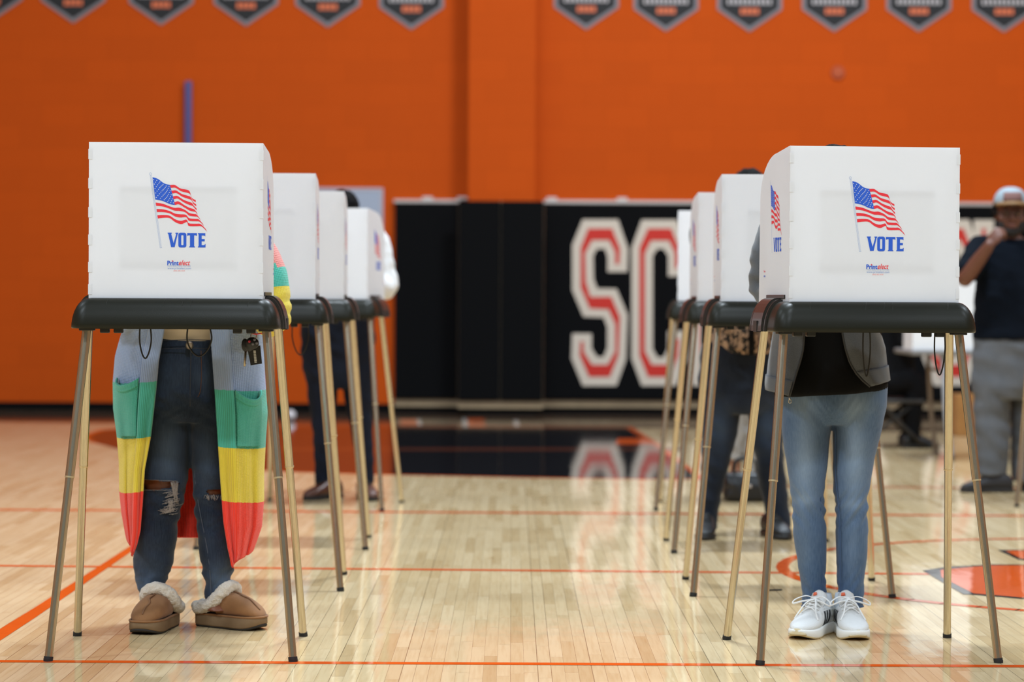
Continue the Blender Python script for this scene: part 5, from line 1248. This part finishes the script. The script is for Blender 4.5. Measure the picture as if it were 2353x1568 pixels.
tr7 = [(x7, Y7, 0.75, 0.13, 0.09), (x7, Y7, 0.95, 0.13, 0.095), (x7, Y7, 1.12, 0.145, 0.10), (x7, Y7 - 0.02, 1.25, 0.165, 0.105), (x7, Y7 - 0.02, 1.34, 0.13, 0.08), (x7, Y7 - 0.03, 1.39, 0.07, 0.06)]
a7 = [arm(V3(x7 + 0.18, Y7 - 0.02, 1.31), V3(x7 + 0.22, Y7 - 0.02, 1.07), V3(x7 + 0.12, Y7 - 0.26, 1.10)), arm(V3(x7 - 0.18, Y7 - 0.02, 1.31), V3(x7 - 0.20, Y7 - 0.02, 1.07), V3(x7 - 0.10, Y7 - 0.26, 1.10))]
Mh, ath = body(r7, M_sk2, [shrink(la7, 0.8) + [(la7[-1][0], Y7, 0.10, 0.032, 0.036), (la7[-1][0], Y7 - 0.03, 0.03, 0.032, 0.06)], shrink(lb7, 0.8) + [(lb7[-1][0], Y7, 0.08, 0.032, 0.036), (lb7[-1][0], Y7 - 0.03, 0.03, 0.032, 0.06)]], tr7, V3(x7, Y7 - 0.04, 1.36), (x7, Y7 - 0.07, 1.45), (0, -1, -0.5), a7, up=(0, -0.3, 1), hands=[(a7[0][0][-1], (-0.5, -0.85, -0.2), (0, -0.2, -1), 0.5, -1), (a7[1][0][-1], (0.5, -0.85, -0.2), (0, -0.2, -1), 0.5, 1)], voxel=0.008)
hair_cap(r7, ath, Mh, M_hair2)
garment('trousers', r7, M_gry, [pe7, la7, lb7], amp=0.008)
garment('top', r7, M_gry, [[(x7, Y7, 0.86, 0.165, 0.12), (x7, Y7, 0.98, 0.16, 0.12), (x7, Y7, 1.12, 0.165, 0.12), (x7, Y7 - 0.02, 1.26, 0.18, 0.12), (x7, Y7 - 0.02, 1.345, 0.14, 0.095), (x7, Y7 - 0.03, 1.375, 0.085, 0.075)]], [fat(a, 1.35) for a in a7])
for rows, px in ((la7, 1690), (lb7, 1730)):
    dress_shoe(r7, (lambda q, c=rows[-1][0]: V3(c, Y7 + 0.10, 0) + V3(q[0], -q[1], q[2])), M_bks, M_bks, M_bks, 0.26)

# ---- man in cap, navy T-shirt and grey trousers at the right edge
Y5 = 13.40
x5 = P(2322, 700, Y5).x
M_sk5 = skin('skin_deep_brown', (98, 56, 38)); M_beard = mat('beard_black', (24, 18, 16), 0.8, noise_amt=0.3, noise_scale=90)
r5 = empty('person', (x5, Y5, 0), label='man in baseball cap, navy T-shirt and grey trousers holding a hand to his chin', cat='person')
pe5 = [(a, b, c, d, e * 0.70) for a, b, c, d, e in pxr([(765, 2240, 2404), (800, 2234, 2406), (850, 2233, 2405), (890, 2236, 2403), (915, 2250, 2390)], Y5)]
la5 = pxr([(860, 2234, 2322, 0, 1.05), (950, 2238, 2320, 0, 1.05), (1000, 2241, 2319, 0, 1.05), (1050, 2243, 2317, 0, 1.05), (1084, 2244, 2313, 0, 1.05), (1092, 2244, 2313, 0, 1.05)], Y5)
lb5 = pxr([(860, 2322, 2404, 0.06, 1.05), (950, 2322, 2402, 0.06, 1.05), (1000, 2323, 2398, 0.06, 1.05), (1060, 2324, 2395, 0.06, 1.05), (1100, 2326, 2392, 0.06, 1.05), (1107, 2326, 2392, 0.06, 1.05)], Y5)
tr5 = [(x5, Y5, 0.80, 0.15, 0.10), (x5, Y5, 0.95, 0.16, 0.115), (x5, Y5, 1.12, 0.165, 0.12), (x5, Y5, 1.27, 0.19, 0.12), (x5, Y5, 1.355, 0.15, 0.09), (x5, Y5, 1.41, 0.075, 0.065)]
hd5 = P(2322, 492, Y5 - 0.05)
s5R, e5R, w5R = P(2252, 572, Y5 - 0.02), P(2217, 642, Y5 - 0.16), P(2274, 563, Y5 - 0.30)
s5L, e5L, w5L = P(2394, 572, Y5), P(2418, 690, Y5 + 0.02), P(2412, 780, Y5 - 0.10)
a5 = [arm(s5R, e5R, w5R, (0.052, 0.048, 0.043, 0.040, 0.029)), arm(s5L, e5L, w5L, (0.052, 0.048, 0.043, 0.040, 0.029))]
f5 = (-0.10, -1, -0.10)
Mh, ath = body(r5, M_sk5, [shrink(la5, 0.7) + [(la5[-1][0], Y5, 0.12, 0.04, 0.045), (la5[-1][0] - 0.03, Y5, 0.045, 0.05, 0.04)], shrink(lb5, 0.7) + [(lb5[-1][0], Y5 + 0.06, 0.12, 0.04, 0.045), (lb5[-1][0], Y5 + 0.04, 0.045, 0.045, 0.05)]], tr5, V3(x5, Y5, 1.37), hd5, f5, a5, hs=1.04,
     hands=[(w5R, (0.50, -0.05, 0.72), (0.75, 0.75, -0.25), 1.0, 1, 1.0, 0.5), (w5L, (-0.1, -0.2, -1), (-1, 0.2, 0), 0.5, 1)], voxel=0.0065, lips=mat('lips', (104, 60, 52), 0.5))
# beard, hair, cap, glasses
bm = bmesh.new()
for p, r in (((0, 0.040, -0.085), (0.050, 0.045, 0.036)), ((0.046, 0.03, -0.06), (0.026, 0.042, 0.045)), ((-0.046, 0.03, -0.06), (0.026, 0.042, 0.045)), ((0, 0.074, -0.040), (0.030, 0.016, 0.006))): ell(bm, ath(*p), [k * 1.04 for k in r], Mh)
me = remesh(bm, 0.006, 2); displace(me, lambda c, n: 0.003 * noise.noise(c * 120)); link('beard', me, M_beard, r5)
bm = bmesh.new()
for k in (-1, 1): ell(bm, ath(k * 0.074, -0.03, 0.015), [0.022, 0.055, 0.055], Mh)
ell(bm, ath(0, -0.075, 0.0), [0.078, 0.045, 0.07], Mh)
me = remesh(bm, 0.007, 2); displace(me, lambda c, n: 0.005 * noise.noise(c * 70)); link('hair', me, M_hair1, r5)
M_cap = mat('cap_pale_blue', (142, 156, 164), 0.8); M_capf = mat('cap_patch_brown', (122, 88, 82), 0.8); M_brim = mat('cap_brim', (120, 84, 40), 0.7)
bm = bmesh.new(); rr = []
for i, a in enumerate((0, 12, 25, 40, 55, 68, 80, 90)):
    c_, s_ = math.cos(R(a)), math.sin(R(a)); rr.append([ath(0.090 * max(0.02, c_) ** 0.8 * math.cos(2 * math.pi * k / 32), -0.008 + 0.108 * max(0.02, c_) ** 0.8 * math.sin(2 * math.pi * k / 32), 0.055 + 0.088 * s_) for k in range(32)])
rings(bm, rr); cp = obj('cap', bm, M_cap, r5)
bm = bmesh.new(); rr = []
for t in (0, 0.5, 1.0):
    rr.append([ath(0.086 * math.sin(R(a)) * (1 - 0.1 * t), -0.008 + 0.104 * math.cos(R(a)) + 0.075 * t * math.cos(R(a)) , 0.060 - 0.012 * t + 0.012 * math.cos(R(a * 1.6))) for a in range(-75, 76, 10)])
rings(bm, rr, cap=False, closed=False); o = obj('brim', bm, M_brim, cp); m = o.modifiers.new('th', 'SOLIDIFY'); m.thickness = 0.006
bm = bmesh.new(); rings(bm, [[ath(0.0925 * math.sin(R(a)) * (1 - 0.10 * t), -0.008 + 0.1105 * math.cos(R(a)) * (1 - 0.17 * t ** 1.5), 0.075 + 0.045 * t) for a in range(-34, 35, 6)] for t in (0, 0.35, 0.7, 1.0)], cap=False, closed=False); o = obj('cap_patch', bm, M_capf, cp); m = o.modifiers.new('th', 'SOLIDIFY'); m.thickness = 0.003
bm = bmesh.new()
for k in (-1, 1):
    tube(bm, [ath(k * 0.033 + 0.022 * math.cos(R(a)), 0.094, 0.006 + 0.017 * math.sin(R(a))) for a in range(0, 360, 20)], 0.0022, n=6, closed=True)
    tube(bm, [ath(k * 0.055, 0.092, 0.010), ath(k * 0.082, 0.05, 0.010), ath(k * 0.084, -0.01, 0.006)], 0.0022, n=6)
tube(bm, [ath(-0.011, 0.095, 0.008), ath(0.011, 0.095, 0.008)], 0.0022, n=6); obj('glasses', bm, M_blk, r5)
M_tee = mat('navy_jersey', (9, 15, 24), 0.9, spec=0.1)
garment('shirt', r5, M_tee, [pxr([(780, 2233, 2407, 0, 0.75), (740, 2236, 2405, 0, 0.76), (700, 2238, 2404, 0, 0.76), (650, 2242, 2402, 0, 0.74), (600, 2246, 2398, 0, 0.70), (565, 2262, 2384, 0, 0.66), (550, 2288, 2358, 0, 0.8)], Y5)[::-1]], [([s5R + V3(0.05, 0, 0.0), s5R, s5R + (e5R - s5R) * 0.55, s5R + (e5R - s5R) * 0.72], [0.07, 0.074, 0.072, 0.070]), ([s5L - V3(0.05, 0, 0), s5L, s5L + (e5L - s5L) * 0.45, s5L + (e5L - s5L) * 0.6], [0.07, 0.072, 0.070, 0.068])], amp=0.007)
M_gp = mat('grey_twill', (92, 94, 98), 0.9, spec=0.1, noise_amt=0.10, noise_scale=14)
garment('trousers', r5, M_gp, [pe5, la5, lb5], amp=0.014, fr=9, it=2)
M_bsn = mat('dark_sneaker', (34, 32, 34), 0.7); M_heelb = mat('tan_heel', (136, 76, 44), 0.7)
u = dress_shoe(r5, shoe_frame((2206, 1132), -84, 0.30), M_bsn, M_dks, M_dks, 0.30)
T = shoe_frame((2206, 1132), -84, 0.30); bm = bmesh.new(); ell(bm, T((0, 0.012, 0.065)), (0.012, 0.014, 0.022)); obj('heel_tab', bm, M_heelb, u)
dress_shoe(r5, shoe_frame((2352, 1131), -30, 0.30), M_bsn, M_dks, M_dks, 0.30)

# ---- seated person in black and the table beyond
Y6 = 17.5
x6 = P(2048, 850, Y6).x
r6 = empty('person', (x6, Y6, 0), label='person in black clothes seated at the folding table, half behind the grey hoodie', cat='person')
def g6(px, py, dy=0.0): return P(px, py, Y6 + dy)
hp = g6(2042, 868)
tr6 = [(hp.x, Y6, hp.z - 0.10, 0.15, 0.13), (hp.x, Y6, hp.z + 0.02, 0.165, 0.14), (hp.x + 0.01, Y6, hp.z + 0.20, 0.15, 0.12), (hp.x + 0.03, Y6, hp.z + 0.40, 0.17, 0.11), (hp.x + 0.04, Y6, hp.z + 0.50, 0.12, 0.085), (hp.x + 0.04, Y6, hp.z + 0.55, 0.06, 0.06)]
kA, aA = g6(2102, 880, -0.12), g6(2098, 1000, -0.12); kB, aB = g6(2096, 880, 0.14), g6(2088, 1000, 0.14)
a6 = [arm(V3(hp.x + 0.04, Y6 - 0.18, hp.z + 0.47), V3(hp.x + 0.10, Y6 - 0.22, hp.z + 0.22), V3(hp.x + 0.32, Y6 - 0.14, hp.z + 0.24)), arm(V3(hp.x + 0.04, Y6 + 0.18, hp.z + 0.47), V3(hp.x + 0.10, Y6 + 0.22, hp.z + 0.22), V3(hp.x + 0.32, Y6 + 0.14, hp.z + 0.24))]
legs6 = [([V3(hp.x + 0.02, Y6 - 0.10, hp.z - 0.03), kA, (kA + aA) / 2, aA + V3(0, 0, -0.03)], [0.082, 0.062, 0.055, 0.04]), ([V3(hp.x + 0.02, Y6 + 0.10, hp.z - 0.03), kB, (kB + aB) / 2, aB + V3(0, 0, -0.03)], [0.082, 0.062, 0.055, 0.04])]
Mh, ath = body(r6, M_sk1, [], tr6, V3(hp.x + 0.05, Y6, hp.z + 0.52), (hp.x + 0.07, Y6, hp.z + 0.68), (1, -0.3, -0.1), a6 + legs6, hands=[(a6[0][0][-1], (1, 0.2, 0), (0, 0, -1), 0.4, 1), (a6[1][0][-1], (1, -0.2, 0), (0, 0, -1), 0.4, -1)], voxel=0.008)
hair_cap(r6, ath, Mh, M_hair1)
garment('trousers', r6, M_blkc, [[(hp.x, Y6, hp.z - 0.12, 0.16, 0.15), (hp.x, Y6, hp.z, 0.175, 0.155), (hp.x, Y6, hp.z + 0.08, 0.165, 0.145)]], [fat(l, 1.2) for l in legs6])
garment('top', r6, M_blkc, [[(a, b, c, d * 1.12 + 0.01, e * 1.12 + 0.01) for a, b, c, d, e in tr6[1:-1]]], [fat(a, 1.35) for a in a6])
for q in (aA, aB): dress_shoe(r6, (lambda p, c=q: V3(c.x - 0.08 + p[1], c.y - p[0], p[2])), M_bks, M_bks, M_bks, 0.27)
# chair
M_ch = mat('chair_frame', (40, 38, 36), 0.5, metal=0.3); M_cs = mat('chair_seat', (40, 36, 33), 0.6)
t = empty('folding_chair', (hp.x, Y6, 0), label='folding chair under the seated person in black', cat='chair')
zs = hp.z - 0.165
bm = bmesh.new(); box(bm, (hp.x + 0.02, Y6, zs), (0.42, 0.40, 0.03), bev=0.01); obj('seat', bm, M_cs, t)
bm = bmesh.new(); box(bm, (hp.x - 0.225, Y6, zs + 0.33), (0.03, 0.40, 0.20), bev=0.01); obj('backrest', bm, M_cs, t)
for sy in (-1, 1):
    bm = bmesh.new(); tube(bm, [(hp.x + 0.24, Y6 + sy * 0.19, 0.012), (hp.x - 0.10, Y6 + sy * 0.19, zs + 0.02), (hp.x - 0.225, Y6 + sy * 0.19, zs + 0.42)], 0.012, n=10, sub=3); obj('leg', bm, M_ch, t)
    bm = bmesh.new(); tube(bm, [(hp.x - 0.24, Y6 + sy * 0.17, 0.012), (hp.x + 0.16, Y6 + sy * 0.17, zs - 0.016)], 0.012, n=10); obj('leg', bm, M_ch, t)
# folding table, privacy screen on it, box below
YT = 16.0
M_tt = mat('table_top_grey', (120, 118, 116), 0.6); M_tl = mat('table_leg_grey', (166, 172, 182), 0.45, metal=0.2); M_tl2 = mat('table_leg_taupe', (120, 106, 92), 0.5, metal=0.2)
xl = P(2096, 810, YT).x; ztab = P(2180, 806, YT).z; fx = FL(2192, 1060).x
t = empty('folding_table', (xl + 0.9, YT + 0.35, 0), label='long grey folding table behind the man in the cap', cat='table')
bm = bmesh.new(); box(bm, (xl + 0.9, YT + 0.38, ztab - 0.016), (1.8, 0.75, 0.032), bev=0.008); obj('tabletop', bm, M_tt, t)
for x in (fx, xl + 1.35):
    for y, mm in ((YT + 0.08, M_tl), (YT + 0.66, M_tl2)):
        bm = bmesh.new(); tube(bm, [(x - 0.06, y, ztab - 0.03), (x - 0.035, y, 0.30), (x, y, 0.012)], 0.020 if y < YT + 0.3 else 0.016, n=14, sub=4); l = obj('leg', bm, mm, t)
        bm = bmesh.new(); tube(bm, [(x, y, 0.0005), (x, y, 0.025)], 0.024, n=14); obj('foot_cap', bm, M_tl2, l)
    bm = bmesh.new(); tube(bm, [(x - 0.05, YT + 0.08, ztab - 0.14), (x - 0.05, YT + 0.66, ztab - 0.14)], 0.012, n=10); obj('crossbar', bm, M_tl2, t)
M_wb = mat('white_board', (226, 228, 232), 0.6)
xa_, xb_ = P(2100, 700, YT).x, P(2420, 700, YT).x; zt_ = P(2200, 612, YT).z
t = empty('privacy_screen', ((xa_ + xb_) / 2, YT + 0.1, ztab), label='white folded screen standing on the folding table beside the man in the cap', cat='privacy screen')
bm = bmesh.new(); box(bm, ((xa_ + xb_) / 2, YT + 0.04, (zt_ + ztab) / 2 + 0.001), (xb_ - xa_, 0.006, zt_ - ztab - 0.002)); obj('front_panel', bm, M_wb, t, smooth=False)
for x in (xa_, xb_):
    bm = bmesh.new(); prism(bm, [(x, YT + 0.044, ztab + 0.001), (x, YT + 0.42, ztab + 0.001), (x, YT + 0.40, ztab + 0.30), (x, YT + 0.28, zt_ - 0.04), (x, YT + 0.18, zt_), (x, YT + 0.044, zt_)], (0.006, 0, 0)); obj('side_panel', bm, M_wb, t, smooth=False)
YX = 18.9
xa_, xb_ = P(2196, 950, YX).x, P(2262, 950, YX).x
M_cb = mat('cardboard', (150, 104, 52), 0.85, noise_amt=0.06, noise_scale=8); M_tape = mat('packing_tape', (120, 86, 46), 0.4)
t = empty('cardboard_box', ((xa_ + xb_) / 2, YX + 0.15, 0), label='tan cardboard box on the floor beyond the folding table', cat='box')
bm = bmesh.new(); box(bm, ((xa_ + xb_) / 2, YX + 0.15, 0.165), (xb_ - xa_, 0.30, 0.328), bev=0.004); obj('carton', bm, M_cb, t, smooth=False)
bm = bmesh.new(); box(bm, ((xa_ + xb_) / 2, YX + 0.15, 0.330), (xb_ - xa_ + 0.002, 0.05, 0.003)); obj('tape', bm, M_tape, t, smooth=False)

# ---- black bag on the floor between the dark jeans
c = FL(1708, 1154); yb = c.y
M_bag = mat('bag_nylon', (22, 22, 25), 0.4, spec=0.6, bump=0.4, bump_scale=30)
xa_, xb_ = FL(1664, 1154).x, FL(1768, 1154).x; zt_ = P(1700, 1088, yb).z
t = empty('bag', ((xa_ + xb_) / 2, yb + 0.09, 0), label='shiny black bag on the floor between the dark jeans legs', cat='bag')
bm = bmesh.new(); xm = (xa_ + xb_) / 2; hx_ = (xb_ - xa_) / 2
hloft(bm, [(xm, yb + 0.09, 0.004, hx_ * 0.92, 0.075), (xm, yb + 0.09, 0.02, hx_, 0.085), (xm, yb + 0.09, zt_ * 0.6, hx_ * 1.0, 0.085), (xm, yb + 0.09, zt_ * 0.9, hx_ * 0.92, 0.065), (xm, yb + 0.09, zt_, hx_ * 0.85, 0.035)], 40, e=0.55)
me = remesh(bm, 0.007, 2); displace(me, lambda c, n: 0.006 * noise.noise(c * 26)); link('bag_body', me, M_bag, t)
for y in (yb + 0.04, yb + 0.14):
    bm = bmesh.new(); tube(bm, [(xm - 0.06, y, zt_ * 0.8), (xm - 0.055, y, zt_ + 0.05), (xm, y, zt_ + 0.075), (xm + 0.055, y, zt_ + 0.05), (xm + 0.06, y, zt_ * 0.8)], 0.006, n=8, sub=4); obj('handle', bm, M_bag, t)
bm = bmesh.new(); box(bm, (xm + 0.01, yb + 0.002, zt_ * 0.55), (0.03, 0.008, 0.018), bev=0.003); obj('buckle', bm, M_clip, t)

# ---- keys hanging under the left front booth
YK = 7.40
def k_(px, py, dy=0.0): return P(px, py, YK + dy)
M_lan = mat('red_lanyard', (226, 40, 44), 0.7); M_fob = mat('key_fob', (20, 20, 24), 0.35); M_key = mat('key_metal', (176, 164, 140), 0.3, metal=1.0); M_tag = mat('tag_black', (20, 20, 19), 0.6); M_tagw = mat('tag_lettering', (206, 206, 200), 0.6); M_btnr = mat('fob_button_red', (176, 34, 60), 0.5); M_btng = mat('fob_button_grey', (112, 112, 122), 0.5)
t = empty('key_ring', k_(582, 766), label='bunch of car keys on a red lanyard hanging under the left front booth', cat='keys')
bm = bmesh.new(); tube(bm, [k_(572, 752), k_(574, 762), k_(586, 768), k_(606, 766), k_(618, 772), k_(620, 752)], 0.0055, n=10, sub=5, flat=0.35); obj('lanyard', bm, M_lan, t)
bm = bmesh.new(); c = k_(583, 772); tube(bm, [c + V3(0.009 * math.cos(R(a)), 0.004 * math.sin(R(a)), 0.009 * math.sin(R(a))) for a in range(0, 360, 24)], 0.0014, n=6, closed=True); obj('split_ring', bm, M_key, t)
bm = bmesh.new(); Mr = Matrix.Rotation(R(18), 3, 'Y'); ell(bm, k_(580, 789, -0.012), (0.021, 0.008, 0.019), Mr); ell(bm, k_(573, 797, -0.010), (0.015, 0.007, 0.016), Mr)
fb = link('car_fob', remesh(bm, 0.0024, 3), M_fob, t)
for px, py, mm in ((573, 785, M_btnr), (585, 781, M_btng), (590, 789, M_btng), (581, 791, M_btng)):
    bm = bmesh.new(); ell(bm, k_(px, py, -0.0195), (0.0042, 0.0022, 0.0042)); obj('button', bm, mm, fb)
bm = bmesh.new(); ell(bm, k_(563, 793, 0.004), (0.011, 0.004, 0.020)); kb = obj('key_bow', bm, M_fob, t)
bm = bmesh.new(); a = k_(565, 800, 0.004); b = k_(562, 841, 0.004); n_ = V3(0.0032, 0, 0)
prism(bm, [a - n_, b - n_, b + V3(0, 0, -0.003), b + n_, b + n_ * 1.4 + V3(0, 0, 0.008), b + n_ + V3(0, 0, 0.011), b + n_ * 1.5 + V3(0, 0, 0.018), a + n_], (0, 0.002, 0)); obj('key_blade', bm, M_key, kb)
bm = bmesh.new(); prism(bm, [k_(568, 800), k_(598, 794), k_(602, 836), k_(576, 840)], (0, 0.003, 0)); tg = obj('tag', bm, M_tag, t, smooth=False)
bm = bmesh.new(); w0, h0 = 5.0, 0
random.seed(11)
for i in range(8):
    y = 806 + i * 3.6; prism(bm, [k_(582 + i * 0.35, y, -0.0012), k_(588 + i * 0.35 - random.uniform(0, 1.5), y, -0.0012), k_(588 + i * 0.35, y + 2.6, -0.0012), k_(582.5 + i * 0.35, y + 2.6, -0.0012)], (0, 0.001, 0))
obj('tag_lettering', bm, M_tagw, tg, smooth=False)
# ------------------------------------------------------------------ light
def area(name, loc, size, power, rot=(0, 0, 0), col=(1, 1, 1), sy=None):
    d = bpy.data.lights.new(name, 'AREA'); d.energy = power; d.color = col; d.size = size
    if sy: d.shape = 'RECTANGLE'; d.size_y = sy
    o = bpy.data.objects.new(name, d); COL.objects.link(o); o.location = loc; o.rotation_euler = rot
    return o
LC = (0.86, 0.985, 1.10)
for ix, iy, k in ((-8, -4, 0.8), (-8, 3, 0.85), (-8, 10, 0.3), (0, -4, 1.05), (0, 3, 0.42), (0, 10, 1.2), (8, -4, 0.75), (8, 3, 0.5), (8, 10, 0.6)): area('gym_lamp', (ix, iy, 8.6), 1.4, 640 * k, col=LC, sy=0.7)
for ix, pw in ((-1, 170), (2.5, 600), (9, 50)): area('gym_lamp', (ix, 16.5, 8.6), 1.4, pw, col=LC, sy=0.7)
w = bpy.data.worlds.new('world'); SC.world = w; w.use_nodes = True
bg = w.node_tree.nodes['Background']; bg.inputs[0].default_value = (0.86, 0.97, 1.08, 1); bg.inputs[1].default_value = 0.36
SC.view_settings.view_transform = 'Standard'; SC.view_settings.look = 'None'; SC.view_settings.gamma = 1; SC.view_settings.exposure = -0.12
SC.view_settings.use_curve_mapping = False
